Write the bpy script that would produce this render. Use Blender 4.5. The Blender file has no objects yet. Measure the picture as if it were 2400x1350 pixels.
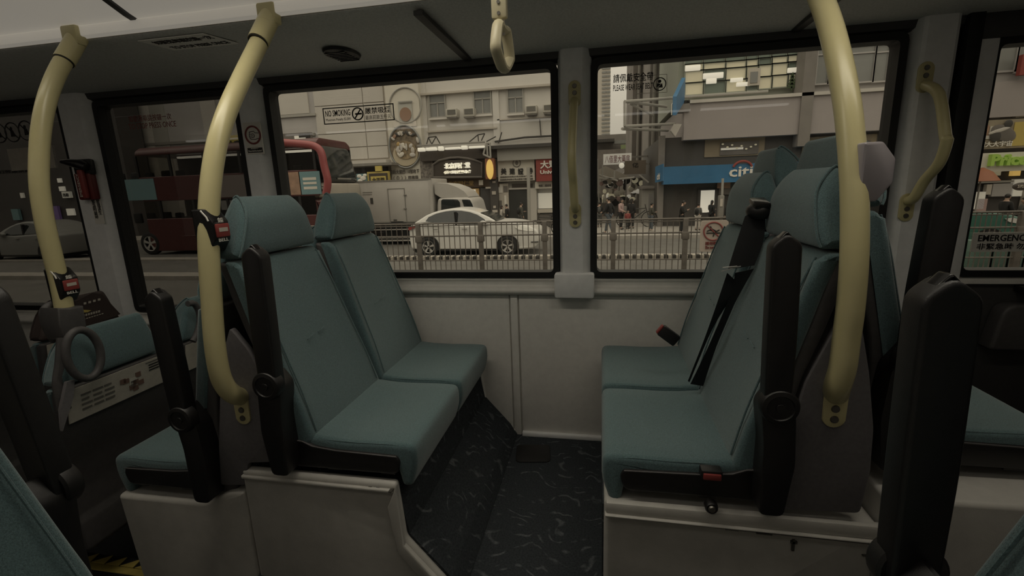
import bpy, bmesh, math, random
from mathutils import Vector, Matrix
random.seed(7)
PI = math.pi
sc = bpy.context.scene
COL = sc.collection

# ------------------------------------------------------------------ camera
F_PX = 1091.0                      # focal length for a 2400 px wide frame
H = 1.153                          # eye height above the floor of the seat bay
YAW, PITCH, ROLL = .19229604, .21296346, -.03517536
_cy, _sy = math.cos(YAW), math.sin(YAW)
_f0, _r0, _u0 = Vector((-_sy, _cy, 0)), Vector((_cy, _sy, 0)), Vector((0, 0, 1))
_f = _f0*math.cos(PITCH) - _u0*math.sin(PITCH)
_u = _u0*math.cos(PITCH) + _f0*math.sin(PITCH)
CAM_R = _r0*math.cos(ROLL) + _u*math.sin(ROLL)
CAM_U = -_r0*math.sin(ROLL) + _u*math.cos(ROLL)
CAM_F = _f
cd = bpy.data.cameras.new('camera'); cam = bpy.data.objects.new('camera', cd); COL.objects.link(cam)
cd.sensor_fit = 'HORIZONTAL'; cd.sensor_width = 36; cd.lens = F_PX/2400*36; cd.clip_start = .02; cd.clip_end = 400
m3 = Matrix((CAM_R, CAM_U, -CAM_F)).transposed()
cam.matrix_world = Matrix.Translation((0, 0, H)) @ m3.to_4x4()
sc.camera = cam

# ------------------------------------------------------------------ sky, lamps, exposure
sc.view_settings.view_transform = 'Standard'; sc.view_settings.look = 'None'
sc.view_settings.exposure = 0.0; sc.view_settings.gamma = 1.0; sc.view_settings.use_curve_mapping = False
sc.cycles.use_denoising = True
sc.cycles.max_bounces = 8; sc.cycles.transparent_max_bounces = 16
SKY_Z = 1.95                        # zenith radiance of an overcast evening sky (thirds of it at the horizon)
w = bpy.data.worlds.new('overcast'); sc.world = w; w.use_nodes = True
nt = w.node_tree; nt.nodes.clear()
n_out = nt.nodes.new('ShaderNodeOutputWorld'); n_bg = nt.nodes.new('ShaderNodeBackground')
n_tc = nt.nodes.new('ShaderNodeTexCoord'); n_sep = nt.nodes.new('ShaderNodeSeparateXYZ')
n_mr = nt.nodes.new('ShaderNodeMapRange')
n_mr.inputs[1].default_value = 0; n_mr.inputs[2].default_value = 1
n_mr.inputs[3].default_value = SKY_Z*.215; n_mr.inputs[4].default_value = SKY_Z
nt.links.new(n_tc.outputs['Generated'], n_sep.inputs[0]); nt.links.new(n_sep.outputs[2], n_mr.inputs[0])
nt.links.new(n_mr.outputs[0], n_bg.inputs['Strength']); n_bg.inputs['Color'].default_value = (1, .925, .775, 1)
nt.links.new(n_bg.outputs[0], n_out.inputs[0])

def area(name, loc, sx, sy, power, color=(1, .925, .77), rot=(0, 0, 0)):
    l = bpy.data.lights.new(name, 'AREA'); l.shape = 'RECTANGLE'; l.size = sx; l.size_y = sy
    l.energy = power; l.color = color; l.spread = 2.4
    o = bpy.data.objects.new(name, l); COL.objects.link(o); o.location = loc; o.rotation_euler = rot
    return o
# the lamps along the aisle ceiling
area('ceiling_lamp', (-.80, .93, 1.870), 1.2, .14, 3.9)
area('ceiling_lamp', (.60, .93, 1.870), 1.0, .14, 2.3)
area('ceiling_lamp', (-2.1, 1.0, 1.860), 1.0, .14, 2.0)
area('ceiling_lamp', (-.5, .35, 1.74), 2.4, .10, .25)

# ------------------------------------------------------------------ pixel -> point at a given real distance
def ray(px, py):
    return CAM_F + CAM_R*((px-1200)/F_PX) - CAM_U*((py-675)/F_PX)
def atY(px, py, Y):
    d = ray(px, py); return Vector((0, 0, H)) + d*(Y/d.y)
def atX(px, py, X):
    d = ray(px, py); return Vector((0, 0, H)) + d*(X/d.x)
def atZ(px, py, Z):
    d = ray(px, py); return Vector((0, 0, H)) + d*((Z-H)/d.z)

# ------------------------------------------------------------------ materials
def mat(name, col, rough=.55, metal=0, emit=0, emit_col=None, noise=None, bump=None, spec=.5, sheen=0, col2=None, trans=0):
    m = bpy.data.materials.new(name); m.use_nodes = True
    t = m.node_tree; b = t.nodes['Principled BSDF']
    b.inputs['Base Color'].default_value = (*col, 1); b.inputs['Roughness'].default_value = rough
    b.inputs['Metallic'].default_value = metal; b.inputs['Specular IOR Level'].default_value = spec
    if sheen: b.inputs['Sheen Weight'].default_value = sheen
    if emit:
        b.inputs['Emission Color'].default_value = (*(emit_col or col), 1); b.inputs['Emission Strength'].default_value = emit
    if noise or bump:
        tc = t.nodes.new('ShaderNodeTexCoord')
    if noise:
        s, a = noise
        n = t.nodes.new('ShaderNodeTexNoise'); n.inputs['Scale'].default_value = s; n.inputs['Detail'].default_value = 5; n.inputs['Roughness'].default_value = .65
        t.links.new(tc.outputs['Object'], n.inputs['Vector'])
        r = t.nodes.new('ShaderNodeValToRGB'); r.color_ramp.elements[0].position = .32; r.color_ramp.elements[1].position = .68
        c2 = col2 or tuple(min(1, c*(1+a)) for c in col)
        r.color_ramp.elements[0].color = (*[c*(1-a) for c in col], 1); r.color_ramp.elements[1].color = (*c2, 1)
        t.links.new(n.outputs['Fac'], r.inputs[0]); t.links.new(r.outputs[0], b.inputs['Base Color'])
    if bump:
        s, a = bump
        n = t.nodes.new('ShaderNodeTexNoise'); n.inputs['Scale'].default_value = s; n.inputs['Detail'].default_value = 4
        t.links.new(tc.outputs['Object'], n.inputs['Vector'])
        bp = t.nodes.new('ShaderNodeBump'); bp.inputs['Strength'].default_value = a; bp.inputs['Distance'].default_value = .002
        t.links.new(n.outputs['Fac'], bp.inputs['Height']); t.links.new(bp.outputs[0], b.inputs['Normal'])
    return m

def glass_mat(name, tint, ior=1.45):
    m = bpy.data.materials.new(name); m.use_nodes = True; t = m.node_tree; t.nodes.clear()
    o = t.nodes.new('ShaderNodeOutputMaterial'); mx = t.nodes.new('ShaderNodeMixShader')
    tr = t.nodes.new('ShaderNodeBsdfTransparent'); gl = t.nodes.new('ShaderNodeBsdfGlossy'); fr = t.nodes.new('ShaderNodeFresnel')
    ge = t.nodes.new('ShaderNodeNewGeometry'); mr = t.nodes.new('ShaderNodeMapRange')
    mr.inputs[3].default_value = ior; mr.inputs[4].default_value = 1/ior
    t.links.new(ge.outputs['Backfacing'], mr.inputs[0]); t.links.new(mr.outputs[0], fr.inputs[0])
    tr.inputs[0].default_value = (*tint, 1); gl.inputs['Roughness'].default_value = 0.0; fr.inputs[0].default_value = ior
    t.links.new(fr.outputs[0], mx.inputs[0]); t.links.new(tr.outputs[0], mx.inputs[1]); t.links.new(gl.outputs[0], mx.inputs[2])
    t.links.new(mx.outputs[0], o.inputs[0]); return m

def carpet_mat():
    m = mat('carpet', (.040, .045, .050), .95, noise=(160, .35), bump=(500, .5), spec=.1)
    t = m.node_tree; b = t.nodes['Principled BSDF']
    base = b.inputs['Base Color'].links[0].from_socket
    tc = t.nodes.new('ShaderNodeTexCoord')
    nz = t.nodes.new('ShaderNodeTexNoise'); nz.inputs['Scale'].default_value = 5; nz.inputs['Detail'].default_value = 1
    mixv = t.nodes.new('ShaderNodeMixRGB'); mixv.inputs[0].default_value = .22
    t.links.new(tc.outputs['Object'], nz.inputs['Vector']); t.links.new(tc.outputs['Object'], mixv.inputs[1]); t.links.new(nz.outputs['Color'], mixv.inputs[2])
    wv = t.nodes.new('ShaderNodeTexWave'); wv.wave_type = 'RINGS'; wv.inputs['Scale'].default_value = 9; wv.inputs['Distortion'].default_value = 9; wv.inputs['Detail'].default_value = 1.5; wv.inputs['Detail Scale'].default_value = 1.3
    t.links.new(mixv.outputs[0], wv.inputs['Vector'])
    r1 = t.nodes.new('ShaderNodeValToRGB'); e = r1.color_ramp.elements; e[0].position = .80; e[1].position = .99
    t.links.new(wv.outputs['Fac'], r1.inputs[0])
    n2 = t.nodes.new('ShaderNodeTexNoise'); n2.inputs['Scale'].default_value = 17; n2.inputs['Detail'].default_value = 2
    t.links.new(tc.outputs['Object'], n2.inputs['Vector'])
    r2 = t.nodes.new('ShaderNodeValToRGB'); r2.color_ramp.elements[0].position = .50; r2.color_ramp.elements[1].position = .60
    t.links.new(n2.outputs['Fac'], r2.inputs[0])
    n3 = t.nodes.new('ShaderNodeTexNoise'); n3.inputs['Scale'].default_value = 150
    t.links.new(tc.outputs['Object'], n3.inputs['Vector'])
    mu = t.nodes.new('ShaderNodeMath'); mu.operation = 'MULTIPLY'; t.links.new(r1.outputs[0], mu.inputs[0]); t.links.new(r2.outputs[0], mu.inputs[1])
    mu2 = t.nodes.new('ShaderNodeMath'); mu2.operation = 'MULTIPLY'; t.links.new(mu.outputs[0], mu2.inputs[0]); t.links.new(n3.outputs['Fac'], mu2.inputs[1])
    mx = t.nodes.new('ShaderNodeMixRGB'); t.links.new(mu2.outputs[0], mx.inputs[0]); t.links.new(base, mx.inputs[1]); mx.inputs[2].default_value = (.17, .18, .19, 1)
    t.links.new(mx.outputs[0], b.inputs['Base Color']); return m

M = dict(
    fabric=mat('teal_fabric', (.098, .155, .163), .92, noise=(420, .38), bump=(700, .55), spec=.15, sheen=.35),
    cover=mat('advert_brown', (.045, .030, .027), .6, noise=(300, .2)),
    shell=mat('shell_plastic', (.075, .070, .070), .5, noise=(60, .12), bump=(900, .25)),
    black=mat('black_plastic', (.011, .010, .010), .42, noise=(50, .2), bump=(900, .2)),
    black_gloss=mat('black_gloss', (.010, .009, .009), .22),
    panel=mat('grey_partition', (.14, .132, .136), .6, noise=(90, .10), bump=(700, .3)),
    wall=mat('beige_laminate', (.68, .66, .62), .55, noise=(30, .05), bump=(600, .12)),
    podium=mat('podium_paint', (.46, .443, .41), .5, noise=(14, .08), bump=(350, .15)),
    pillar=mat('pillar_plastic', (.78, .775, .77), .45, noise=(25, .05)),
    cove=mat('cove_lining', (.62, .62, .60), .8, noise=(140, .12), bump=(600, .3)),
    trim_dark=mat('dark_trim', (.035, .034, .033), .5, noise=(40, .1)),
    rubber=mat('rubber', (.006, .006, .006), .6),
    cream=mat('ceiling_cream', (.62, .58, .52), .5, noise=(12, .03)),
    diffuser=mat('lamp_diffuser', (.6, .57, .5), .5, emit=.17, emit_col=(1, .92, .79)),
    tube=mat('lamp_tube', (.8, .8, .8), .5, emit=1.5, emit_col=(1, .95, .86)),
    yellow=mat('pole_yellow', (.56, .50, .27), .30, noise=(9, .04)),
    yellow2=mat('strap_cream', (.62, .56, .38), .4, noise=(30, .04)),
    metal=mat('bright_metal', (.55, .54, .52), .3, metal=1),
    screw=mat('dull_screw', (.20, .19, .17), .45, metal=1),
    silver=mat('silver_plastic', (.36, .33, .35), .25),
    webbing=mat('belt_webbing', (.010, .010, .011), .7, bump=(1200, .4)),
    red=mat('red_button', (.26, .045, .04), .4),
    print_brown=mat('print_brown', (.20, .12, .095), .6),
    grey_steel2=mat('latch_steel', (.42, .41, .39), .35),
    red_dark=mat('dark_red', (.13, .018, .016), .45),
    white=mat('white_print', (.72, .69, .63), .6),
    paper=mat('paper_print', (.50, .46, .40), .65, noise=(40, .08)),
    ink=mat('ink', (.02, .018, .016), .6),
    ink_grey=mat('grey_ink', (.16, .145, .13), .6),
    ink_red=mat('red_ink', (.22, .05, .045), .6),
    carpet=carpet_mat(),
    floor_dark=mat('dark_floor', (.018, .018, .020), .8, noise=(40, .3), bump=(400, .3)),
    hazard=mat('hazard_yellow', (.55, .44, .12), .6, noise=(40, .1)),
    glass=glass_mat('window_glass', (.90, .89, .86)),
    glass_tint=glass_mat('tinted_window_glass', (.47, .465, .45)),
    glass_door=glass_mat('door_glass', (.80, .79, .76)),
    glass_bus=glass_mat('bus_glazing', (.72, .71, .68)),
    road=mat('asphalt', (.12, .115, .105), .85, noise=(1.5, .15), bump=(20, .4)),
    pave=mat('paving', (.30, .28, .25), .8, noise=(2, .12)),
    slabs=mat('paving_slab', (.33, .31, .28), .8, noise=(4, .12)),
    rail=mat('railing_paint', (.13, .115, .10), .6, noise=(6, .25)),
    white_paint=mat('white_car_paint', (.62, .61, .58), .25, spec=.6),
    truck_white=mat('truck_white', (.44, .42, .39), .45, noise=(1.5, .05)),
    tyre=mat('tyre', (.012, .012, .012), .8),
    car_glass=mat('dark_car_glass', (.02, .024, .024), .08, spec=.8),
    rim=mat('wheel_rim', (.42, .41, .39), .4),
    bus_red=mat('bus_red', (.075, .022, .021), .35, noise=(1, .1)),
    bus_arm=mat('mirror_arm_red', (.26, .06, .06), .4),
)

# ------------------------------------------------------------------ mesh builder
WLOC = {}
def wloc(o):
    return WLOC.get(o.name, Vector((0, 0, 0)))

def fillet(pts, r, n=3):
    out = []; N = len(pts)
    for i in range(N):
        p = Vector(pts[i]).to_2d(); a = Vector(pts[i-1]).to_2d(); b = Vector(pts[(i+1) % N]).to_2d()
        ri = r[i] if isinstance(r, (list, tuple)) else r
        da, db = (a-p), (b-p); d = min(ri, .48*da.length, .48*db.length)
        if d < 1e-5: out.append(tuple(p)); continue
        A = p+da.normalized()*d; B = p+db.normalized()*d
        for k in range(n+1):
            t = k/n; out.append(tuple(A*(1-t)**2 + p*2*t*(1-t) + B*t*t))
    return out

def inset_poly(pts, off):
    N = len(pts); P = [Vector(p).to_2d() for p in pts]
    ar = sum(P[i-1].x*P[i].y - P[i].x*P[i-1].y for i in range(N))
    sg = 1 if ar > 0 else -1
    out = []
    for i in range(N):
        e1 = (P[i]-P[i-1]); e2 = (P[(i+1) % N]-P[i])
        if e1.length < 1e-9 or e2.length < 1e-9: out.append(tuple(P[i])); continue
        e1.normalize(); e2.normalize()
        n1 = Vector((-e1.y, e1.x))*sg; n2 = Vector((-e2.y, e2.x))*sg
        nn = n1+n2
        if nn.length < 1e-6: nn = n1.copy()
        nn.normalize(); c = max(.55, nn.dot(n1)); o_ = off/c
        th = math.atan2(e1.x*e2.y-e1.y*e2.x, e1.dot(e2))*sg
        if th > .02:                      # convex bend: never inset past its own radius
            o_ = min(o_, .8*.5*((P[i]-P[i-1]).length+(P[(i+1) % N]-P[i]).length)/th)
        out.append(tuple(P[i]+nn*o_))
    return out

class MB:
    def __init__(s): s.bm = bmesh.new()
    def _face(s, vs):
        try: return s.bm.faces.new(vs)
        except ValueError: return None
    def box(s, x0, x1, y0, y1, z0, z1, bev=0, seg=2, rot=None, piv=None):
        t = bmesh.new(); bmesh.ops.create_cube(t, size=1)
        for v in t.verts:
            v.co = Vector(((x0+x1)/2+v.co.x*(x1-x0), (y0+y1)/2+v.co.y*(y1-y0), (z0+z1)/2+v.co.z*(z1-z0)))
        if bev: bmesh.ops.bevel(t, geom=list(t.edges), offset=bev, segments=seg, affect='EDGES', profile=.5)
        return s.merge(t, rot, piv)
    def merge(s, t, rot=None, piv=None):
        if rot is not None:
            pv = Vector(piv or (0, 0, 0))
            for v in t.verts: v.co = rot @ (v.co-pv) + pv
        mp = {}
        for v in t.verts: mp[v] = s.bm.verts.new(v.co)
        for f in t.faces: s._face([mp[v] for v in f.verts])
        t.free(); return s
    def ext(s, pts, axis, a0, a1, r=0, n=3, fmap=None, mid=0):
        """extrude a 2-D outline along an axis, its ends rounded by r"""
        rings = []
        if r > 0:
            for k in range(n+1):
                t = k/n*PI/2; rings.append((a0+r*(1-math.sin(t)), r*(1-math.cos(t))))
            rings.reverse(); lo = rings
            hi = [(a0+a1-a, o) for a, o in reversed(lo)]
        else:
            lo = [(a0, 0)]; hi = [(a1, 0)]
        md = [(a0+r+(a1-a0-2*r)*(k+1)/(mid+1), 0) for k in range(mid)]
        R = []
        for a, o in lo+md+hi:
            q = inset_poly(pts, o) if o > 1e-7 else pts
            ring = []
            for p in q:
                c = {'y': (p[0], a, p[1]), 'x': (a, p[0], p[1]), 'z': (p[0], p[1], a)}[axis]
                c = Vector(c)
                if fmap: c = Vector(fmap(c))
                ring.append(s.bm.verts.new(c))
            R.append(ring)
        for A, B in zip(R, R[1:]):
            for i in range(len(A)):
                s._face((A[i], A[(i+1) % len(A)], B[(i+1) % len(A)], B[i]))
        s._face(R[0]); s._face(R[-1]); return s
    def tube(s, path, r, seg=12, closed=False, cap=True, flat=None):
        P = [Vector(p) for p in path]; N = len(P); rings = []
        up = None
        for i in range(N):
            if closed: d = P[(i+1) % N]-P[i-1]
            else: d = P[min(i+1, N-1)]-P[max(i-1, 0)]
            d.normalize()
            if up is None:
                up = Vector((0, 0, 1)) if abs(d.z) < .9 else Vector((0, 1, 0))
            a = up - d*up.dot(d); a.normalize(); b = d.cross(a); up = a
            ri = r[i] if isinstance(r, (list, tuple)) else r
            rings.append([s.bm.verts.new(P[i]+(a*math.cos(k*2*PI/seg)+b*math.sin(k*2*PI/seg)*(flat or 1))*ri) for k in range(seg)])
        pr = list(zip(rings, rings[1:]))
        if closed: pr.append((rings[-1], rings[0]))
        for A, B in pr:
            for k in range(seg): s._face((A[k], A[(k+1) % seg], B[(k+1) % seg], B[k]))
        if cap and not closed: s._face(rings[0]); s._face(rings[-1])
        return s
    def lathe(s, prof, c, axis, seg=20):
        ax = Vector(axis).normalized(); u = ax.orthogonal().normalized(); v = ax.cross(u); c = Vector(c)
        R = [[s.bm.verts.new(c+ax*h+(u*math.cos(k*2*PI/seg)+v*math.sin(k*2*PI/seg))*max(rr, 1e-4)) for k in range(seg)] for rr, h in prof]
        for A, B in zip(R, R[1:]):
            for k in range(seg): s._face((A[k], A[(k+1) % seg], B[(k+1) % seg], B[k]))
        if prof[0][0] < .04: s._face(R[0])
        if prof[-1][0] < .04: s._face(R[-1])
        return s
    def ell(s, c, rad, seg=12, rings=8, rot=None):
        t = bmesh.new(); bmesh.ops.create_uvsphere(t, u_segments=seg, v_segments=rings, radius=1)
        for v in t.verts: v.co = Vector((v.co.x*rad[0]+c[0], v.co.y*rad[1]+c[1], v.co.z*rad[2]+c[2]))
        return s.merge(t, rot, c)
    def plate(s, pts, th, nrm=None):
        """flat polygon of 3-D points given a thickness along its normal"""
        P = [Vector(p) for p in pts]
        if nrm is None:
            nrm = Vector((0, 0, 0))
            for i in range(len(P)): nrm += P[i-1].cross(P[i])
        n = Vector(nrm).normalized()*th
        A = [s.bm.verts.new(p) for p in P]; B = [s.bm.verts.new(p+n) for p in P]
        s._face(A); s._face(B)
        for i in range(len(A)): s._face((A[i-1], A[i], B[i], B[i-1]))
        return s
    def mesh_obj(s, me, mtx):
        t = bmesh.new(); t.from_mesh(me)
        for v in t.verts: v.co = mtx @ v.co
        return s.merge(t)
    def build(s, name, m, parent=None, smooth=35, kind=None):
        bmesh.ops.remove_doubles(s.bm, verts=list(s.bm.verts), dist=2e-5)
        bmesh.ops.recalc_face_normals(s.bm, faces=list(s.bm.faces))
        lay = s.bm.faces.layers.int.new('cap')
        caps = [f for f in s.bm.faces if len(f.verts) > 6]
        if caps:
            for f in caps: f[lay] = 1
            bmesh.ops.triangulate(s.bm, faces=caps, ngon_method='EAR_CLIP')
        off = wloc(parent) if parent else Vector((0, 0, 0))
        if off.length:
            for v in s.bm.verts: v.co -= off
        me = bpy.data.meshes.new(name); s.bm.to_mesh(me); s.bm.free()
        me.materials.append(m if not isinstance(m, str) else M[m])
        if smooth:
            ca = me.attributes.get('cap')
            for p in me.polygons: p.use_smooth = not (ca and ca.data[p.index].value)
            if ca: me.attributes.remove(ca)
            me.set_sharp_from_angle(angle=math.radians(smooth))
        o = bpy.data.objects.new(name, me); COL.objects.link(o)
        if parent: o.parent = parent; WLOC[o.name] = off.copy()
        if kind: o['kind'] = kind
        return o

def tag(o, label, cat, group=None):
    o['label'] = label; o['category'] = cat
    if group: o['group'] = group
    return o
def thing(name, label, cat, loc=(0, 0, 0), group=None):
    o = bpy.data.objects.new(name, None); COL.objects.link(o); o.location = loc; o.empty_display_size = .1
    WLOC[o.name] = Vector(loc); return tag(o, label, cat, group)
def struct(o): o['kind'] = 'structure'; return o

def catmull(pts, n=6):
    P = [Vector(p) for p in pts]; out = []
    for i in range(len(P)-1):
        a, b, c, d = P[max(i-1, 0)], P[i], P[i+1], P[min(i+2, len(P)-1)]
        for k in range(n):
            t = k/n
            out.append(.5*((2*b)+(c-a)*t+(2*a-5*b+4*c-d)*t*t+(3*b-a-3*c+d)*t**3))
    out.append(P[-1]); return out

def text_mesh(body, bold=0, ext=.0):
    c = bpy.data.curves.new('lettering', 'FONT'); c.body = body; c.size = 1; c.offset = bold; c.extrude = ext; c.resolution_u = 2
    o = bpy.data.objects.new('lettering', c); COL.objects.link(o)
    dg = bpy.context.evaluated_depsgraph_get()
    me = bpy.data.meshes.new_from_object(o.evaluated_get(dg))
    bpy.data.objects.remove(o); bpy.data.curves.remove(c); return me
def text(mb, body, org, xd, yd, width, height, bold=0, ext=.0005):
    """lettering fitted into width x height from its lower-left corner org, along unit vectors xd, yd"""
    me = text_mesh(body, bold, .02)
    xs = [v.co.x for v in me.vertices]; ys = [v.co.y for v in me.vertices]
    if not xs: return mb
    x0, x1, y0, y1 = min(xs), max(xs), min(ys), max(ys)
    sx = width/(x1-x0); sy = height/(y1-y0); xd = Vector(xd); yd = Vector(yd); nd = xd.cross(yd)
    mt = Matrix.Identity(4)
    for r in range(3):
        mt[r][0] = xd[r]*sx; mt[r][1] = yd[r]*sy; mt[r][2] = nd[r]*ext/.02
        mt[r][3] = Vector(org)[r]-xd[r]*sx*x0-yd[r]*sy*y0
    mb.mesh_obj(me, mt); bpy.data.meshes.remove(me); return mb

# ================================================================== BUS SHELL (setting)
YW = 2.0
ZT, ZS, ZSL = 1.606, .771, .582          # window head, sill, and the lower sill at the front of the bus
# wall under the windows
f = MB(); f.ext([(-1.50, -.45), (-1.50, ZSL-.09), (-4.6, ZSL-.09), (-4.6, -.45)], 'y', YW, YW+.05); wl = struct(f.build('wall_front_low', 'wall'))
wb = MB().ext([(-1.50, -.45), (1.30, -.45), (1.30, .70), (-1.50, .70)], 'y', YW, YW+.05).build('wall_back', 'wall'); struct(wb)
for x0, x1 in ((-1.49, -.403), (-.358, 1.04)):
    MB().box(x0, x1, YW-.012, YW+.01, .012, .684, .004).build('wall_panel', 'wall', wb)
MB().box(-.397, -.364, YW-.016, YW+.01, .0, .686, .004).build('joint_strip', 'wall', wb)
MB().tube([(-.553, YW-.016, .36), (-.548, YW-.016, .29), (-.534, YW-.016, .165), (-.425, YW-.016, .045), (-.40, YW-.016, .020)], .007, 8).build('edge_trim', 'wall', wb)
MB().box(-.36, .30, YW-.03, YW, .0, .022, .005).build('kick_strip', 'pillar', wb)
# door panel of the emergency exit, dark in its recess
d = MB().box(1.215, 2.6, YW-.005, YW+.05, -.1, .745, .006).build('door_1', 'trim_dark'); struct(d)
MB().ext(fillet([(1.415, .50), (1.44, .655), (1.47, .675), (1.9, .665), (1.9, .50)], .02), 'y', YW-.07, YW-.004, .012).build('door_pocket', 'shell', d)
MB().box(1.50, 1.75, YW-.07, YW-.004, .715, .738, .006).build('door_handle', 'black', d)

def sill(name, x0, x1, z):
    q = [(2.03, z+.004), (1.985, z), (1.978, z-.012), (1.985, z-.022), (1.985, z-.040), (1.968, z-.046), (1.958, z-.056), (1.958, z-.066), (1.968, z-.078), (1.99, z-.084), (2.03, z-.084)]
    return struct(MB().ext(fillet(q, .004, 2), 'x', x0, x1).build(name, 'wall', smooth=50))
sill('trim_1', -1.62, -.192, ZS-.004); sill('trim_2', -.026, 1.06, ZS-.004); sill('trim_3', -4.6, -1.60, ZSL-.004)
struct(MB().ext(fillet([(2.03, .778), (1.982, .774), (1.978, .742), (2.03, .742)], .004, 2), 'x', 1.20, 2.6).build('trim_4', 'wall', smooth=50))

# pillars between the windows
def pillar(name, x0, x1, z0, z1, yin=1.945, dark=.03, m='pillar'):
    q = [(x0, 2.05), (x0+.006, 1.985), (x0+.02, yin+.008), (x0+.03, yin), (x1-.04, yin), (x1-.028, yin+.008), (x1-.006, 1.985), (x1, 2.05)]
    return struct(MB().ext(q, 'z', z0, z1).build(name, m, smooth=25))
pillar('trim_5', -2.615, -2.425, -.4, 1.69)
pillar('trim_6', -1.622, -1.486, .4, 1.69)
pc = pillar('trim_7', -.178, -.034, .70, 1.69)
MB().box(-.193, -.026, 1.93, 2.02, .683, .790, .010).build('pillar_foot', 'pillar', pc)
pillar('trim_8', 1.045, 1.20, .2, 1.69, yin=1.94)
MB().box(1.20, 1.245, 1.95, 2.05, -.1, 1.69, .004).build('door_seal', 'rubber', d)
MB().box(1.245, 1.31, 1.97, 2.05, .74, 1.69, .005).build('door_frame', 'pillar', d)
MB().box(1.245, 2.6, 1.965, 2.05, 1.585, 1.69, .005).build('door_frame', 'trim_dark', d)

# windows: rubber gasket and pane
def window(name, x0, x1, z0, z1, g='glass', rb=.026):
    m = MB()
    q = fillet([(x0-rb, z0-rb), (x1+rb, z0-rb), (x1+rb, z1+rb), (x0-rb, z1+rb)], .03)
    i = fillet([(x0, z0), (x1, z0), (x1, z1), (x0, z1)], .02)
    y0, y1 = 1.975, 2.04
    O = [[m.bm.verts.new((p[0], y, p[1])) for p in q] for y in (y0, y1)]; I = [[m.bm.verts.new((p[0], y, p[1])) for p in i] for y in (y0, y1)]
    n = len(q)
    for k in range(n):
        a, b = k, (k+1) % n
        m._face((O[0][a], O[0][b], I[0][b], I[0][a])); m._face((I[0][a], I[0][b], I[1][b], I[1][a]))
        m._face((O[1][a], O[1][b], I[1][b], I[1][a])); m._face((O[0][a], O[0][b], O[1][b], O[1][a]))
    o = struct(m.build(name, 'rubber', smooth=30))
    MB().box(x0-.01, x1+.01, 2.015, 2.020, z0-.01, z1+.01).build('glass_pane', g, o, smooth=0)
    return o
W1 = window('window_1', -4.55, -2.640, ZSL+.02, ZT-.002, 'glass_tint')
W2 = window('window_2', -2.398, -1.645, ZSL+.02, ZT-.002, 'glass_tint')
W3 = window('window_3', -1.459, -.200, ZS+.018, ZT)
W4 = window('window_4', -.016, 1.016, ZS+.018, ZT)
W5 = window('window_5', 1.318, 2.6, .795, 1.565, 'glass_door')

# ceiling: dark cove over the windows, lit centre panel, and the same on the near side
head = MB().ext([(2.05, 1.632), (1.99, 1.632), (1.975, 1.640), (1.968, 1.668), (2.05, 1.70)], 'x', -4.6, 2.6).build('trim_9', 'trim_dark'); struct(head)
def cove(name, side):
    yy = lambda y: y if side > 0 else 1.6-y
    q = [(yy(a), b) for a, b in ((2.05, 1.662), (1.97, 1.664), (1.80, 1.672), (1.60, 1.677), (1.425, 1.676), (1.41, 1.682), (1.41, 1.70), (2.05, 1.72))]
    return struct(MB().ext(q, 'x', -4.6, 2.6).build(name, 'cove', smooth=30))
cv = cove('ceiling_cove', 1); cove('ceiling_cove_near', -1)
MB().box(-.545, -.515, 1.43, 1.965, 1.655, 1.670, .003).build('cove_joint', 'trim_dark', cv)
MB().box(.66, .69, 1.43, 1.965, 1.655, 1.670, .003).build('cove_joint', 'trim_dark', cv)
ce = MB()
q = [(1.405, 1.684), (1.405, 1.716), (1.36, 1.735), (1.20, 1.80), (1.0, 1.88), (.8, 1.90), (.6, 1.88), (.4, 1.80), (.24, 1.735), (.195, 1.716), (.195, 1.684), (.15, 1.70), (.15, 1.76), (.8, 1.95), (1.45, 1.76), (1.45, 1.70)]
c0 = struct(ce.ext(q, 'x', -4.6, 2.6).build('ceiling', 'cream', smooth=30))
MB().box(-4.6, 2.6, 1.372, 1.404, 1.683, 1.714, .004).build('edge_rail', 'diffuser', c0)
for i, (x0, x1) in enumerate(((-3.9, -2.73), (-2.70, -1.470), (-1.44, -.2), (-.17, 1.4))):
    m = MB().ext([(1.395, 1.718), (1.355, 1.733), (1.20, 1.796), (1.0, 1.872), (.98, 1.862), (1.19, 1.784), (1.35, 1.720), (1.39, 1.708)], 'x', x0, x1)
    m.build('lamp_diffuser', 'diffuser', c0)
for x in (-2.715, -1.455, -.185):
    MB().ext([(1.396, 1.716), (1.355, 1.731), (1.20, 1.794), (1.0, 1.870), (.98, 1.858), (1.19, 1.780), (1.35, 1.716), (1.392, 1.704)], 'x', x-.010, x+.010).build('diffuser_joint', 'trim_dark', c0)
for x0, x1 in ((-3.7, -2.45), (-2.40, -1.25), (-1.20, .02), (.10, 1.3)):
    MB().box(x0, x1, .205, .245, 1.655, 1.668, .004).build('light_strip', 'tube', c0)

# floors
fl = MB().box(-1.04, 2.6, 1.06, 2.05, -.03, 0).build('floor', 'carpet', smooth=0); struct(fl)
struct(MB().box(-4.6, -1.04, -.4, 2.05, -.47, -.43).build('floor_front', 'floor_dark', smooth=0))
fa_ = struct(MB().box(-1.47, 2.6, -.4, 1.06, -.24, -.2).build('floor_aisle', 'carpet', smooth=0))
struct(MB().box(-1.04, 2.6, 1.052, 1.062, -.2, .0, .0).build('trim_12', 'carpet', smooth=0))
for xa, xb in ((-1.04, -.40), (.02, .64)): struct(MB().box(xa, xb, -.38, .54, -.2, .37).build('trim_13', 'podium', smooth=0))
struct(MB().box(-1.49, -1.47, -.4, 1.05, -.45, -.2).build('trim_10', 'trim_dark', smooth=0))
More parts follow.
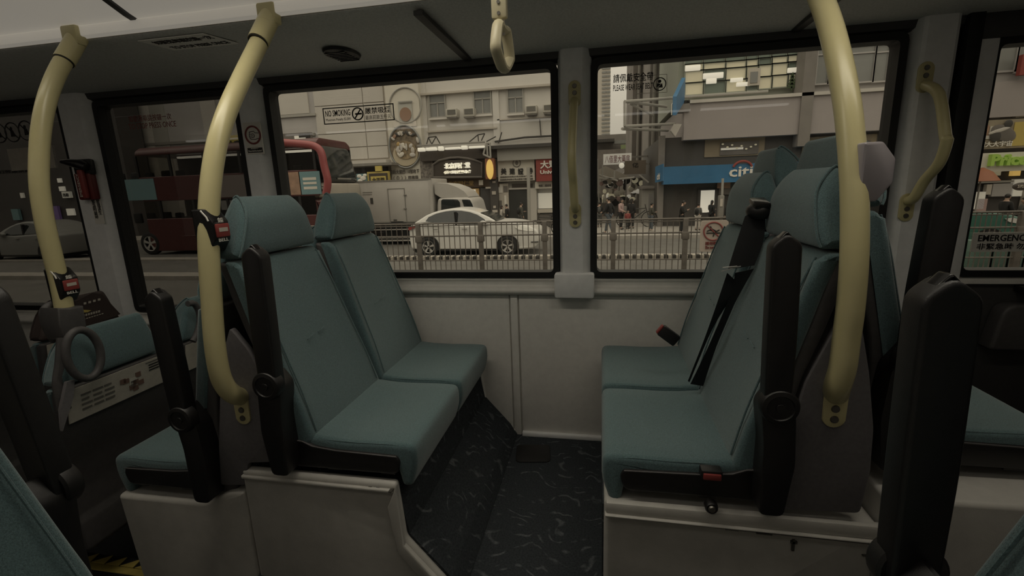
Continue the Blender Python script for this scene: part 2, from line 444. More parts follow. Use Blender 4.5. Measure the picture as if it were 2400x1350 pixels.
# near side of the bus, behind and beside the camera
struct(MB().box(-60, 60, -9, -5.5, -1.2, 9).build('sky_block_wall', mat('sky_block_dark', (.10, .095, .09), .8), smooth=0))  # unseen wall for the kerbside shop fronts, added to block sky light
struct(MB().box(-4.6, 2.6, -.45, -.40, -.45, .75).build('wall_near', 'wall', smooth=0))
struct(MB().box(-4.65, -4.6, -.45, 2.05, -.45, 1.95).build('wall_left', 'trim_dark', smooth=0))
struct(MB().box(2.6, 2.65, -.45, 2.05, -.45, 1.95).build('wall_right', 'trim_dark', smooth=0))
struct(MB().box(-4.6, 2.6, -.45, 2.05, 1.95, 1.98).build('ceiling_shell', 'trim_dark', smooth=0))
for x in (-2.5, -.2, 1.6): struct(MB().box(x, x+.16, -.45, -.38, .75, 1.70).build('trim_11', 'pillar', smooth=0))

# black drain cover let into the carpet
m = MB().ext(fillet([(-.352, 1.755), (-.205, 1.775), (-.222, 1.91), (-.372, 1.89)], .02), 'z', .0, .006, .003, 2)
tag(m.build('floor_hatch', 'black'), 'small black hatch cover let into the blue carpet of the seat bay', 'hatch')
# yellow toothed edge strip at the step
st = thing('step_edge_strip', 'worn yellow saw-toothed warning strip along the edge of the step', 'edge strip', (-1.8, 1.19, -.2))
MB().box(-2.12, -1.51, 1.165, 1.192, -.212, -.196, .003).build('strip', 'hazard', st)
for k in range(9):
    x = -2.11+k*.066
    MB().plate([(x, 1.192, -.197), (x+.060, 1.192, -.197), (x+.052, 1.232, -.197)], .003, (0, 0, 1)).build('tooth', 'hazard', st)
struct(MB().box(-2.4, -1.495, -.4, 1.235, -.43, -.2).build('floor_step', 'floor_dark', smooth=0))

# ---- seat podiums (moulded boxes over the wheel arch)
def podium(name, label, outl, carp=None, thin=None):
    t = thing(name, label, 'seat podium', (outl[0][0], 1.06, outl[0][1]))
    MB().ext(fillet(outl, .012), 'y', 1.055, thin or 1.985, .012, 3).build('moulding', 'podium', t)
    if carp: MB().ext(carp, 'y', 1.080, 1.984).build('carpet_facing', 'carpet', t, smooth=0)
    return t
pl = podium('seat_podium', 'beige seat podium with a scuffed corner under the pair facing right',
       [(-1.040, -.2), (-1.040, .368), (-.552, .366), (-.540, .19), (-.425, .055), (-.395, .0), (-.395, -.2)],
       [(-1.03, .362), (-.562, .360), (-.534, .19), (-.418, .058), (-.385, .004), (-1.03, .004)], 1.085)
pf = podium('seat_podium', 'lower beige seat podium with a sloping ledge under the seats facing left',
       [(-1.47, -.42), (-1.515, .235), (-1.19, .238), (-1.10, .285), (-1.043, .292), (-1.043, -.42)])
MB().ext([(-.545, .366), (-.537, .18), (-.405, .028), (-.37, .0), (-.415, .0), (-.46, .03), (-.56, .16), (-.575, .30)], 'y', 1.040, 1.058, .004).build('corner_guard', 'podium', pl)
MB().ext([(-1.035, .352), (-.560, .350), (-.560, .340), (-1.035, .342)], 'y', 1.046, 1.06, .004).build('lip', 'podium', pl)
rnd = random.Random(3)
for k in range(9):
    x = -.66+k*.013+rnd.uniform(-.004, .004); z = .352-rnd.uniform(0, .006)-(.02 if k > 7 else 0)
    MB().box(x, x+.010, 1.0405 if x > -.575 else 1.0535, 1.056, z-.003, z, 0).build('scuff', 'screw', pl, smooth=0)
pr = podium('seat_podium', 'beige seat podium with a lipped edge and black scuffs under the belted pair',
       [(.012, -.2), (.012, .368), (.628, .372), (.628, -.2)],
       [(.008, .01), (.008, .345), (.05, .345), (.05, .01)])
ps_ = podium('seat_podium', 'raised beige seat podium under the higher pair facing right',
       [(.630, -.2), (.632, .445), (1.06, .452), (1.06, -.2)])
MB().ext(fillet([(1.06, -.2), (1.06, .452), (1.75, .458), (1.75, -.2)], .01), 'y', 1.055, 1.085, .008, 3).build('front_panel', 'podium', ps_)
MB().ext(fillet([(.014, .335), (.014, .342), (.655, .338), (.66, .331)], .002), 'y', 1.040, 1.06, .003).build('lip', 'podium', pr)
MB().box(.016, .655, 1.048, 1.07, .337, .372, .006).build('upper_edge', 'podium', pr)
for x, z, a, b in ((.45, .285, .006, .03), (.447, .305, .014, .006), (.70, .20, .016, .005), (.712, .155, .014, .005), (.30, .325, .03, .003), (.37, .322, .035, .003), (.60, .29, .018, .003)):
    MB().box(x, x+a, 1.050, 1.056, z, z+b).build('scuff', 'screw', pr, smooth=0)

# ================================================================== SEATS
def lerp(a, b, t): return a+(b-a)*t
def seat(label, x0, s, Y0, Y1, zo, aisle=-1, arm=True, hh=.168, name='bus_chair', hd=.072, group=None, strip=None, belt_anchor=None, lean=0, head_m='fabric', arm_du=0):
    """x0: where backrest meets cushion; s: +1 faces right, -1 faces left; Y0..Y1 its width; aisle: side of its armrest"""
    t = thing(name, label, 'seat', (x0, (Y0+Y1)/2, zo+.36), group)
    fx = lambda u: x0+s*u
    W = Y1-Y0
    def taper(c, head=False):
        z = c.z-zo; k = max(0, min(1.2, (z-.48)/.505))
        n = (c.y-Y0)/W
        if aisle > 0: n = 1-n
        lo, hi = (-.015 if aisle < 0 else .060)*k, (-.080 if aisle < 0 else -.02)*k
        if head:
            h = max(0, min(1, (z-.99)/hh)); lo += .085*h**1.25; hi -= .030*h**1.4
        e = abs(2*n-1); du = .0
        if not head and .5 < z < .97: du = .010*e**3
        y = lerp(Y0+lo, Y1+hi, n) if aisle < 0 else lerp(Y1-lo, Y0-hi, n)
        return (c.x+s*du, y, c.z)
    P = lambda q: [(fx(u), z+zo) for u, z in q]
    # cushion
    q = fillet([(-.045, .40), (-.045, .462), (.0, .483), (.10, .472), (.24, .476), (.314, .474), (.318, .41), (.296, .345), (.268, .345), (.258, .40)], [.005, .015, .02, .04, .04, .022, .03, .012, .012, .01])
    def dip(c):
        n = (c.y-Y0)/W; z = c.z-zo
        if z > .44: return (c.x, c.y, c.z-.007*math.cos((n-.5)*PI)**2*max(0, math.sin(max(0, min(1, (s*(c.x-x0))/.27))*PI)))
        return c
    cu = MB().ext(P(q), 'y', Y0+.004, Y1-.004, .016, 4, dip, mid=6).build('cushion', 'fabric', t, smooth=60)
    # piping along both upper edges of the cushion
    for yy in (Y0+.010, Y1-.010):
        MB().tube([(fx(u), yy, z+zo) for u, z in ((-.01, .474), (.06, .470), (.15, .468), (.24, .470), (.292, .466), (.309, .444))], .0030, 6).build('piping', 'fabric', cu)
    # backrest
    q = fillet([(.012, .470), (-.030, .60), (-.070, .75), (-.107, .89), (-.130, .975), (-.142, .985), (-.172, .985), (-.148, .88), (-.118, .76), (-.085, .64), (-.06, .52), (-.05, .44), (-.01, .44)], [.01]+[.03]*3+[.012]+[.008]*2+[.03]*4+[.01, .01])
    bk = MB().ext(P(q), 'y', Y0, Y1, .014, 4, taper, mid=8).build('backrest', 'fabric', t, smooth=60)
    for sg in (0, 1):
        pts = []
        for z in (.49, .60, .70, .80, .90, .975):
            u = .012-(z-.470)*.277+.003; n = .055 if sg == 0 else .945
            c = taper(Vector((fx(u), Y0+W*n, z+zo))); pts.append((c[0]+s*.001, c[1], c[2]))
        MB().tube(catmull(pts, 3), .0026, 6).build('piping', 'fabric', bk)
    for kk, (wy, wz) in enumerate(((.40, .73), (.55, .735))):
        u = .012-(wz-.470)*.277+.002
        c = taper(Vector((fx(u), Y0+W*wy, wz+zo)))
        MB().tube([(c[0], c[1]-.018, c[2]-.004), (c[0]+s*.001, c[1], c[2]), (c[0], c[1]+.016, c[2]+.004)], .0016, 5).build('stitch', 'fabric', bk)
    # headrest
    k = hh/.15; zz = lambda z: .992+(z-.992)*k
    d2 = hd/.072
    q = [(-.128, .992), (-.121, 1.02), (-.125, 1.086), (-.148, 1.120), (-.172, 1.138), (-.165-.022*d2, 1.132), (-.128-.070*d2, 1.09), (-.128-.074*d2, 1.02), (-.128-.068*d2, .992)]
    q = fillet([(u, zz(z)) for u, z in q], [.012, .02, .03, .025, .02, .02, .03, .02, .012])
    hr = MB().ext(P(q), 'y', Y0, Y1, .022, 5, lambda c: taper(c, True), mid=8).build('headrest', head_m, t, smooth=70)
    pts = []
    for u, z in ((-.128, .996), (-.121, 1.02), (-.125, 1.086), (-.148, 1.120), (-.172, 1.138), (-.182, 1.132)):
        c = taper(Vector((fx(u), Y0+.012 if aisle < 0 else Y1-.012, zz(z)+zo)), True); pts.append(c)
    MB().tube(catmull(pts, 3), .0030, 6).build('piping', head_m, hr)
    # moulded back shell with its leg
    q = fillet([(-.04, .383), (-.055, .52), (-.080, .64), (-.113, .76), (-.144, .88), (-.166, .982), (-.192, .985), (-.184, .90), (-.158, .80), (-.128, .70), (-.112, .60), (-.116, .50), (-.135, .383)], .02)
    sh = MB().ext(P(q), 'y', Y0+.002, Y1-.002, .010, 3, taper).build('back_shell', 'shell', t, smooth=50)
    if strip:
        # printed card strip held on the upper back
        z0s, z1s = .86, .975
        uu = lambda z: -.1935+(.985-z)*.27*.6-.004
        A = [taper(Vector((fx(uu(z)), y, z+zo))) for z, y in ((z0s, Y0+.02), (z0s, Y1-.02), (z1s, Y1-.02), (z1s, Y0+.02))]
        st = MB().plate(A, .003, (-s, 0, 0)).build('card_strip', 'paper', t, smooth=0); st['label'] = 'printed cream card strip on the seat back'
        a, b, c, dd = [Vector(v)+Vector((-s*.004, 0, 0)) for v in A]
        pt = lambda p, q: a.lerp(b, p).lerp(dd.lerp(c, p), q)
        def blk(p0, p1, q0, q1, mm, nm='print'):
            MB().plate([pt(p0, q0), pt(p1, q0), pt(p1, q1), pt(p0, q1)], .0008, (-s, 0, 0)).build(nm, mm, st, smooth=0)
        if strip == 1:
            rr = random.Random(5)
            for i in range(4):
                for j in range(3): blk(.12+j*.11, .21+j*.11+rr.uniform(-.02, .01), .25+i*.15, .31+i*.15, 'ink_grey')
            for i in range(8):
                p = .50+rr.uniform(0, .22); qv = .15+rr.uniform(0, .45)
                blk(p, p+.06, qv, qv+.16, rr.choice(['ink_grey', 'print_brown', 'cream', 'print_brown']))
            blk(.60, .68, .34, .62, 'cream'); blk(.61, .67, .44, .52, 'ink_grey')
            for i in range(3): blk(.83, .95, .62+i*.09, .66+i*.09, 'ink')
            blk(.80, .97, .90, .94, 'ink_grey')
        else:
            for i in range(4): blk(.2, .8, .30+i*.13, .35+i*.13, 'ink_grey')
    # tray under the cushion and two feet
    q = fillet([(-.075, .386), (-.070, .455), (-.045, .474), (-.02, .470), (.01, .456), (.08, .448), (.262, .443), (.272, .425), (.262, .392), (.248, .386)], [.006, .01, .01, .01, .02, .02, .006, .01, .006, .004])
    tr = MB().ext(P(q), 'y', Y0-.004, Y1+.004, .006, 2).build('seat_tray', 'black', t, smooth=40)
    MB().tube([(fx(u), (Y0-.0045) if aisle < 0 else (Y1+.0045), z+zo) for u, z in ((-.05, .471), (-.02, .468), (.01, .455), (.08, .447), (.262, .442))], .0022, 6).build('edge_bead', 'shell', tr)
    for u in (.06, .225):
        MB().box(fx(u)-.022, fx(u)+.022, Y0+.01, Y1-.01, zo+.373, zo+.392, .004).build('foot', 'black', t)
    # armrest folded up beside the backrest
    if arm:
        yc = Y0-.048 if aisle < 0 else Y1+.048
        y0, y1 = yc-.020, yc+.020
        fx0 = fx; fx = lambda u: fx0(u+arm_du); P = lambda q: [(fx(u), z+zo) for u, z in q]
        q = fillet([(-.078, .64), (-.078, .80), (-.070, 1.012), (-.042, 1.034), (-.014, 1.010), (-.020, .80), (-.026, .64)], [.012, .05, .010, .012, .012, .05, .012])
        ln = lambda c: (c.x-s*lean*max(0, c.z-zo-.66), c.y, c.z)
        ar = MB().ext(P(q), 'y', y0, y1, .006, 3, ln).build('armrest', 'black', t, smooth=50)
        MB().ext(P(fillet([(-.068, 1.010), (-.042, 1.0375), (-.016, 1.008), (-.020, 1.004), (-.042, 1.030), (-.064, 1.004)], .004)), 'y', y0+.008, y1-.008, .004, 3, ln).build('end_cap', 'black_gloss', ar)
        MB().lathe([(.0, 0), (.036, 0), (.040, .004), (.040, .026), (.037, .031), (.028, .033), (.026, .030), (.010, .030), (.009, .033), (0, .033)], (fx(-.056), y1-.012 if aisle < 0 else y0+.012, zo+.662), (0, aisle, 0), 28).build('pivot_cap', 'black', ar)
        q = fillet([(-.088, .39), (-.102, .52), (-.094, .64), (-.056, .70), (-.022, .655), (-.034, .56), (-.034, .48), (-.036, .39)], .015)
        ya, yb = (y0+.010, Y0+.004) if aisle < 0 else (Y1-.004, y1-.010)
        MB().ext(P(q), 'y', ya, yb, .004, 2).build('armrest_bracket', 'black', t, smooth=40)
    return t

G1 = 'seats of the facing bays'
N0, N1, F0, F1 = 1.07, 1.495, 1.507, 1.925
seat('teal seat by the aisle facing right, raised black armrest, left of the bay', -.81, 1, N0, N1, 0, group=G1)
seat('teal window seat facing right, beside the sill of the middle window', -.81, 1, F0, F1, 0, arm=False, group=G1)
sr = seat('teal aisle seat facing left with a black shoulder belt across it', .322, -1, N0, N1, .012, hh=.175, group=G1)
seat('teal window seat facing left with a red buckle standing on its cushion', .322, -1, F0, F1, .012, hh=.175, arm=False, group=G1)
seat('lower teal aisle seat facing left, back to back with the left pair', -1.212, -1, N0, N1, -.115, hd=.06, group=G1)
seat('lower teal window seat facing left, its headrest hidden behind the left pair', -1.212, -1, F0, F1, -.115, arm=False, hd=.06, group=G1)
seat('higher teal aisle seat facing right behind the belted pair, tall black armrest by the exit', .725, 1, 1.155, 1.56, .092, hh=.17, group=G1)
seat('higher teal window seat facing right, its rounded headrest rising between the belted seats', .725, 1, 1.572, 1.945, .092, hh=.17, arm=False, group=G1)
G2 = 'seats on the low floor at the front'
fa = seat('teal low-floor aisle seat seen from behind with a printed card strip and grab loops', -1.84, -1, N0, N1, -.40, arm=False, strip=1, group=G2)
seat('teal low-floor window seat seen from behind, half hidden by a folded armrest', -1.84, -1, F0, F1, -.40, arm=False, strip=2, group=G2)
seat('dark aisle seat of the next low-floor row with a small white card', -2.55, -1, N0, N1, -.42, arm=False, strip=2, head_m='cover', group=G2)
seat('window seat of the next low-floor row under the far-left window', -2.55, -1, F0, F1, -.42, arm=False, strip=2, head_m='cover', group=G2)
G3 = 'seats on the near side of the aisle'
seat('near teal seat across the aisle, its slanting backrest filling the lower left corner', -.81, 1, .095, .520, 0, aisle=1, arm=True, lean=.15, arm_du=-.085, group=G3)
seat('near seat across the aisle in the lower right corner with a large raised black armrest', .322, -1, .095, .520, .012, aisle=1, hh=.175, group=G3)

# fillers between back-to-back seats
def filler(label, px, Y=1.07):
    P = [(lambda p: (p.x, p.z))(atY(a, b, Y)) for a, b in px]
    return tag(MB().ext(fillet(P, .012), 'y', Y-.012, Y+.008, .004, 2).build('partition_panel', 'panel'), label, 'panel')
filler('dark grey filler panel behind the left pair, yellow pole bolted to it', [(545, 765), (528, 830), (522, 930), (519, 1040), (524, 1132), (583, 1132), (588, 1080), (655, 1078), (660, 1000), (630, 900), (590, 820)])
filler('dark grey arched filler panel behind the belted pair, yellow pole bolted to it', [(2000, 695), (1945, 780), (1885, 890), (1835, 1050), (1802, 1186), (2010, 1196), (2034, 1100), (2042, 1000), (2032, 870), (2018, 780)])

# ---- shoulder belt of the belted aisle seat
bt = thing('seat_belt', 'black three point seat belt hanging across the aisle seat that faces left', 'seat belt', tuple(atY(1770, 500, 1.40)))
def strap(left, right, Y, th, name, m, par):
    b = MB(); rings = []
    L_ = catmull([atY(*p, y) for p, y in zip(left, Y)], 5); R__ = catmull([atY(*p, y+.012) for p, y in zip(right, Y)], 5)
    for p, q in zip(L_, R__):
        n = Vector((.35, .9, .1)).normalized()*th
        rings.append([b.bm.verts.new(v) for v in (p, q, q+n, p+n)])
    for A, B in zip(rings, rings[1:]):
        for k in range(4): b._face((A[k], A[(k+1) % 4], B[(k+1) % 4], B[k]))
    b._face(rings[0]); b._face(rings[-1]); return b.build(name, m, par, smooth=40)
strap([(1746, 507), (1722, 580), (1706, 632)], [(1796, 478), (1790, 560), (1768, 622)], (1.385, 1.37, 1.36), .003, 'shoulder_strap', 'webbing', bt)
strap([(1704, 640), (1672, 735), (1644, 812), (1612, 893)], [(1728, 662), (1712, 700), (1668, 775), (1616, 896)], (1.36, 1.362, 1.385, 1.43), .003, 'lap_strap', 'webbing', bt)
strap([(1722, 640), (1712, 690), (1662, 808), (1618, 900)], [(1767, 630), (1722, 712), (1680, 810), (1648, 905)], (1.366, 1.37, 1.392, 1.43), .003, 'lap_strap', 'webbing', bt)
g = atY(1770, 495, 1.395)
MB().ell((g.x+.01, g.y, g.z), (.034, .036, .026), 14, 8).build('belt_guide', 'black', bt)
MB().box(g.x-.012, g.x+.030, g.y-.030, g.y+.034, g.z+.014, g.z+.030, .006, rot=Matrix.Rotation(.25, 3, 'X'), piv=g).build('guide_cap', 'black_gloss', bt)
h = atY(1716, 632, 1.355)
MB().plate([h+Vector((-.030, -.01, -.004)), h+Vector((-.005, -.012, .004)), h+Vector((.022, .0, .008)), h+Vector((.022, .02, .004)), h+Vector((-.01, .02, -.006))], .003, (0, 0, 1)).build('latch_tongue', 'grey_steel2', bt)
MB().plate([h+Vector((-.026, -.012, .006)), h+Vector((.010, -.012, .010)), h+Vector((.010, -.004, .010)), h+Vector((-.026, -.004, .006))], .002, (0, 0, 1)).build('latch_tongue', 'grey_steel2', bt)
b0 = thing('belt_buckle', 'black belt buckle with a red button standing by the window seat that faces left', 'belt buckle', tuple(atY(1565, 790, 1.56)))
c = atY(1567, 786, 1.56)
MB().box(c.x-.034, c.x+.034, c.y-.012, c.y+.012, c.z-.020, c.z+.020, .005, rot=Matrix.Rotation(.65, 3, 'Y'), piv=c).build('housing', 'black', b0)
MB().box(c.x-.040, c.x-.033, c.y-.010, c.y+.010, c.z-.017, c.z+.017, .003, rot=Matrix.Rotation(.65, 3, 'Y'), piv=c).build('button', 'red', b0)
b1 = thing('belt_buckle', 'red belt buckle clipped to the tray of the belted aisle seat', 'belt buckle', tuple(atY(1668, 1113, 1.05)))
c = atY(1668, 1113, 1.05)
MB().box(c.x-.024, c.x+.024, 1.045, 1.075, c.z-.012, c.z+.012, .004).build('housing', 'black', b1)
MB().box(c.x-.020, c.x+.020, 1.040, 1.05, c.z-.009, c.z+.006, .002).build('button', 'red', b1)
bo = thing('anchor_bolt', 'round anchor bolt under the tray of the aisle seat facing left', 'bolt', tuple(atY(1668, 1191, 1.04)))
c = atY(1668, 1191, 1.04)
MB().lathe([(0, 0), (.013, 0), (.015, .004), (.015, .02), (0, .02)], (c.x, 1.036, c.z), (0, 1, 0), 18).build('washer', 'black', bo)
MB().lathe([(0, 0), (.007, .0), (.009, .004), (0, .004)], (c.x, 1.032, c.z), (0, 1, 0), 12).build('bolt_head', 'screw', bo)

# ---- ring shaped grab handles and clamp on the low-floor seat's corner
gh = thing('grab_loop', 'dark ring shaped grab handle on the corner of the low-floor aisle seat', 'grab handle', tuple(atX(192, 832, -1.60)))
MB().tube([atX(195+math.cos(a)*41-math.sin(a)*6, 830-math.sin(a)*57, -1.60) for a in [k*2*PI/28 for k in range(28)]], .0115, 12, closed=True).build('ring', 'shell', gh)
g2 = thing('grab_loop', 'dark bent grab handle left of the pole clamp', 'grab handle', tuple(atX(110, 745, -1.72)))
MB().tube(catmull([atX(*p, -1.74) for p in ((140, 712), (118, 715), (104, 728), (104, 745), (114, 775), (130, 800))], 5), .012, 12).build('bar', 'shell', g2)
g3 = thing('grab_loop', 'thin dark grab handle behind the folded armrest of the lower seat', 'grab handle', tuple(atX(462, 745, -1.62)))
MB().tube(catmull([atX(*p, -1.60) for p in ((440, 712), (455, 712), (466, 730), (468, 755), (460, 785), (452, 800))], 5), .012, 12).build('bar', 'shell', g3)
cl = thing('pole_clamp', 'dark clamp block holding the foot of the leftmost yellow pole', 'clamp', tuple(atX(156, 760, -1.68)))
q = [atX(*p, -1.68) for p in ((120, 722), (150, 722), (182, 716), (192, 776), (160, 794), (140, 796), (124, 762))]
MB().ext([(p.y, p.z) for p in q], 'x', -1.73, -1.655, .006).build('block', 'shell', cl)
ps = tag(MB().tube(catmull([atX(*p, -1.66) for p in ((150, 792), (146, 850), (140, 900), (150, 960))], 4), .018, 10).build('seat_post', 'shell'), 'dark post under the clamp of the leftmost pole', 'post')
bx = [atX(*p, -1.62) for p in ((150, 895), (168, 890), (166, 930), (140, 1010), (136, 960))]
tag(MB().plate(bx, .012, (1, 0, 0)).build('side_plate', 'panel'), 'narrow grey side plate on the low-floor seat frame', 'plate')

# ================================================================== POLES AND RAILS
def flange(t, p, dz=-1, m='yellow', yn=-1, up=.075):
    """oval fixing plate with two screws; p is where the tube meets it"""
    p = Vector(p); a, b = (p.z-up, p.z+.025) if dz < 0 else (p.z-.025, p.z+up)
    y0 = p.y
    pts = []
    for k in range(24):
        an = k*2*PI/24; cx = math.cos(an)*.024; cz = math.sin(an)*.024
        pts.append((p.x+cx, (b-.024 if math.sin(an) >= 0 else a+.024)+cz))
    o = MB().ext(pts, 'y', y0-.003, y0+.006, .002, 2).build('flange', m, t)
    for zz in ((p.z-.030, p.z-.055) if dz < 0 else (p.z+.030, p.z+.055)):
        MB().lathe([(0, 0), (.008, 0), (.009, .003), (0, .003)], (p.x, y0-.006, zz), (0, 1, 0), 12).build('screw', 'screw', o)
    return o
def bell(t, c, r=.024, text_on=True, m='black_gloss'):
    """stop button box clamped round a pole, its face towards +x"""
    c = Vector(c)
    q = fillet([(c.x-.024, c.z-.056), (c.x+.010, c.z-.056), (c.x+.034, c.z-.022), (c.x+.034, c.z+.024), (c.x+.010, c.z+.056), (c.x-.024, c.z+.056)], .005)
    b = MB().ext(q, 'y', c.y-.027, c.y+.027, .005, 2).build('stop_button_box', m, t)
    if text_on:
        MB().box(c.x+.032, c.x+.038, c.y-.022, c.y+.022, c.z-.016, c.z+.018, .003).build('button', 'red', b)
        MB().box(c.x+.037, c.x+.039, c.y-.014, c.y+.014, c.z-.002, c.z+.008).build('button_print', 'paper', b)
        mb = MB(); text(mb, 'BELL', (c.x+.0345, c.y-.016, c.z-.027), (0, 1, 0), (0, 0, 1), .032, .008, .01); mb.build('bell_lettering', 'white', b, smooth=0)
        mb = MB(); text(mb, '鐘', (c.x+.0345, c.y-.010, c.z+.021), (0, 1, 0), (0, 0, 1), .018, .012, .01); mb.build('bell_lettering', 'white', b, smooth=0)
        MB().tube([(c.x+.006, c.y-.0275, c.z+.052), (c.x+.020, c.y-.028, c.z+.036), (c.x+.024, c.y-.028, c.z+.026)], .0022, 6).build('edge_trim', 'white', b)
    return b
RP = .0245
# pole behind the left pair
XA = -.985
pa = thing('grab_pole', 'curved yellow pole bolted beside the left pair, stop button at its middle', 'pole', tuple(atX(568, 950, -1.0)), 'curved yellow poles')
px = [(548, 925), (528, 905), (514, 870), (503, 800), (496, 700), (490, 600), (489, 520), (494, 430), (508, 340), (532, 262), (566, 185), (600, 115), (622, 68)]
pts = [Vector((-1.0, 1.060, atX(556, 935, -1.0).z))]+[atX(a, b, XA) for a, b in px]
MB().tube(catmull(pts, 5), RP, 18).build('tube', 'yellow', pa)
flange(pa, (-1.0, 1.056, pts[0].z-.008))
bell(pa, atX(494, 541, XA))
c1, c2, c3 = atX(605, 98, XA), atX(622, 62, XA), atX(636, 34, XA)
MB().tube([c1, c2], RP*1.16, 20).build('sleeve', 'yellow', pa)
MB().tube([c1-(c2-c1)*.06, c1], RP*1.08, 20).build('sleeve_gap', 'rubber', pa)
MB().box(c3.x-.030, c3.x+.032, c3.y-.030, c3.y+.004, c3.z-.035, 1.716, .008).build('ceiling_bracket', 'yellow', pa)
MB().tube([c2, c3], RP*1.16, 20).build('sleeve', 'yellow', pa)
# leftmost pole
XB = -1.70
pb = thing('grab_pole', 'leftmost curved yellow pole, standing on the corner of a low-floor seat', 'pole', tuple(atX(152, 718, XB)), 'curved yellow poles')
px = [(153, 735), (141, 670), (124, 600), (105, 520), (93, 440), (92, 370), (97, 300), (110, 235), (130, 180), (152, 138), (170, 108)]
pts = [atX(a, b, XB) for a, b in px]
MB().tube(catmull(pts, 5), RP, 18).build('tube', 'yellow', pb)
bell(pb, atX(146, 668, XB))
c1, c2, c3 = atX(150, 143, XB), atX(172, 106, XB), atX(182, 88, XB)
MB().tube([c1, c2], RP*1.16, 20).build('sleeve', 'yellow', pb)
MB().tube([c1-(c2-c1)*.06, c1], RP*1.08, 20).build('sleeve_gap', 'rubber', pb)
MB().tube([c2, c3], RP*1.16, 20).build('sleeve', 'yellow', pb)
MB().box(c3.x-.030, c3.x+.032, c3.y-.030, c3.y+.004, c3.z-.03, 1.716, .008).build('ceiling_bracket', 'yellow', pb)
# pole behind the belted pair
XC = .492
pd = thing('grab_pole', 'right-hand curved yellow pole bolted behind the belted pair, silver-backed stop button', 'pole', tuple(atX(1945, 950, .505)), 'curved yellow poles')
px = [(1962, 905), (1975, 860), (1984, 790), (1993, 720), (2001, 620), (2003, 520), (2001, 420), (1994, 320), (1984, 235), (1966, 140), (1946, 60), (1925, 0), (1900, -60), (1880, -105)]
pts = [Vector((.508, 1.060, atX(1948, 915, .505).z))]+[atX(a, b, XC) for a, b in px]
MB().tube(catmull(pts, 5), RP, 18).build('tube', 'yellow', pd)
flange(pd, (.508, 1.056, pts[0].z-.004))
bell(pd, atX(2003, 405, XC)+Vector((.022, 0.0, 0)), text_on=False, m='silver')
e = pts[-1]; MB().box(e.x-.030, e.x+.032, e.y-.035, e.y+.03, e.z-.03, 1.716, .008).build('ceiling_bracket', 'yellow', pd)

# short rails on the window pillars
def rail(label, X, pxs, ftop, fbot):
    t = thing('grab_rail', label, 'grab rail', (X, 1.94, atY(*fbot, 1.94).z), 'short yellow rails on the pillars')
    zt, zb = atY(*ftop, 1.93).z, atY(*fbot, 1.93).z
    P = [Vector((X, 1.938, zt))]+pxs(zt, zb)+[Vector((X, 1.938, zb))]
    MB().tube(catmull(P, 6), .0165, 16).build('tube', 'yellow', t)
    flange(t, (X, 1.938, zt), 1, 'yellow'); flange(t, (X, 1.938, zb), -1, 'yellow')
    return t
rail('cranked yellow grab rail on the pillar between the two big windows', -.1035,
     lambda a, b: [Vector((-.104, 1.90, a-.022)), Vector((-.106, 1.885, a-.06)), Vector((-.109, 1.855, a-.16)), Vector((-.110, 1.84, (a+b)/2-.01)), Vector((-.109, 1.85, (a+b)/2-.06)), Vector((-.107, 1.875, b+.10)), Vector((-.104, 1.90, b+.02))], (1347, 236), (1350, 490))
rail('cranked yellow grab rail in shadow on the pillar beside the emergency exit', 1.085,
     lambda a, b: [Vector((1.09, 1.885, a-.025)), Vector((1.095, 1.855, a-.07)), Vector((1.095, 1.81, a-.18)), Vector((1.095, 1.80, (a+b)/2)), Vector((1.095, 1.82, (a+b)/2-.07)), Vector((1.09, 1.87, b+.07)), Vector((1.085, 1.905, b+.01))], (2172, 198), (2130, 470))

# hanging strap with its triangular hand loop
hs = thing('hanging_strap', 'cream hanging strap with a triangular hand loop below the ceiling', 'hanging strap', tuple(atY(1172, 0, 1.15)))
S = lambda px, py: atY(px, py, 1.15)
a, b = S(1168, -40), S(1170, 45)
MB().box(a.x-.018, a.x+.018, 1.142, 1.162, b.z, a.z, .005).build('buckle_block', 'yellow2', hs)
for zz in (S(1169, 8).z, S(1169, 34).z): MB().lathe([(0, 0), (.004, 0), (.004, .003), (0, .003)], (a.x, 1.139, zz), (0, 1, 0), 10).build('rivet', 'screw', hs)
c = S(1172, 72); MB().box(a.x-.011, a.x+.011, 1.150, 1.154, c.z-.01, b.z+.005, .001).build('webbing', 'paper', hs)
top, bot = S(1176, 64), S(1176, 160); dx = Vector((math.sin(.12), math.cos(.12), 0)); cz = top.z; hgt = top.z-bot.z
lp = []
for u, v in ((-.012, -.02), (-.030, -.02), (-.050, -.55), (-.043, -.72), (-.015, -.96), (.0, -.99), (.015, -.96), (.043, -.72), (.050, -.55), (.030, -.02), (.012, -.02)):
    lp.append(Vector((a.x+.004, 1.155, cz))+dx*u+Vector((0, 0, v*hgt)))
MB().tube(catmull(lp+[lp[0]], 4)[:-1], .0105, 10, closed=True, flat=1.25).build('hand_loop', 'yellow2', hs)
MB().tube([Vector((a.x-.07, 1.152, a.z+.012)), Vector((a.x+.07, 1.152, a.z+.012))], .016, 14).build('ceiling_rail', 'yellow', hs)

# round speaker cover in the cove
sp = thing('speaker', 'black oval speaker cover in the dark cove above the middle window', 'speaker', (-.965, 1.76, 1.66))
prof = [(0, 0), (.05, 0), (.066, .004), (.070, .012), (.064, .014), (0, .010)]
m = MB().lathe(prof, (0, 0, 0), (0, 0, 1), 32)
for v in m.bm.verts: v.co = Vector((v.co.x*.90-.965, v.co.y*1.25+1.76, v.co.z+1.658))
m.build('cover', 'black', sp)
for k in range(-3, 4): MB().box(-1.005, -.925, 1.758+k*.018, 1.762+k*.018, 1.6555, 1.659).build('grille_slat', 'black_gloss', sp)

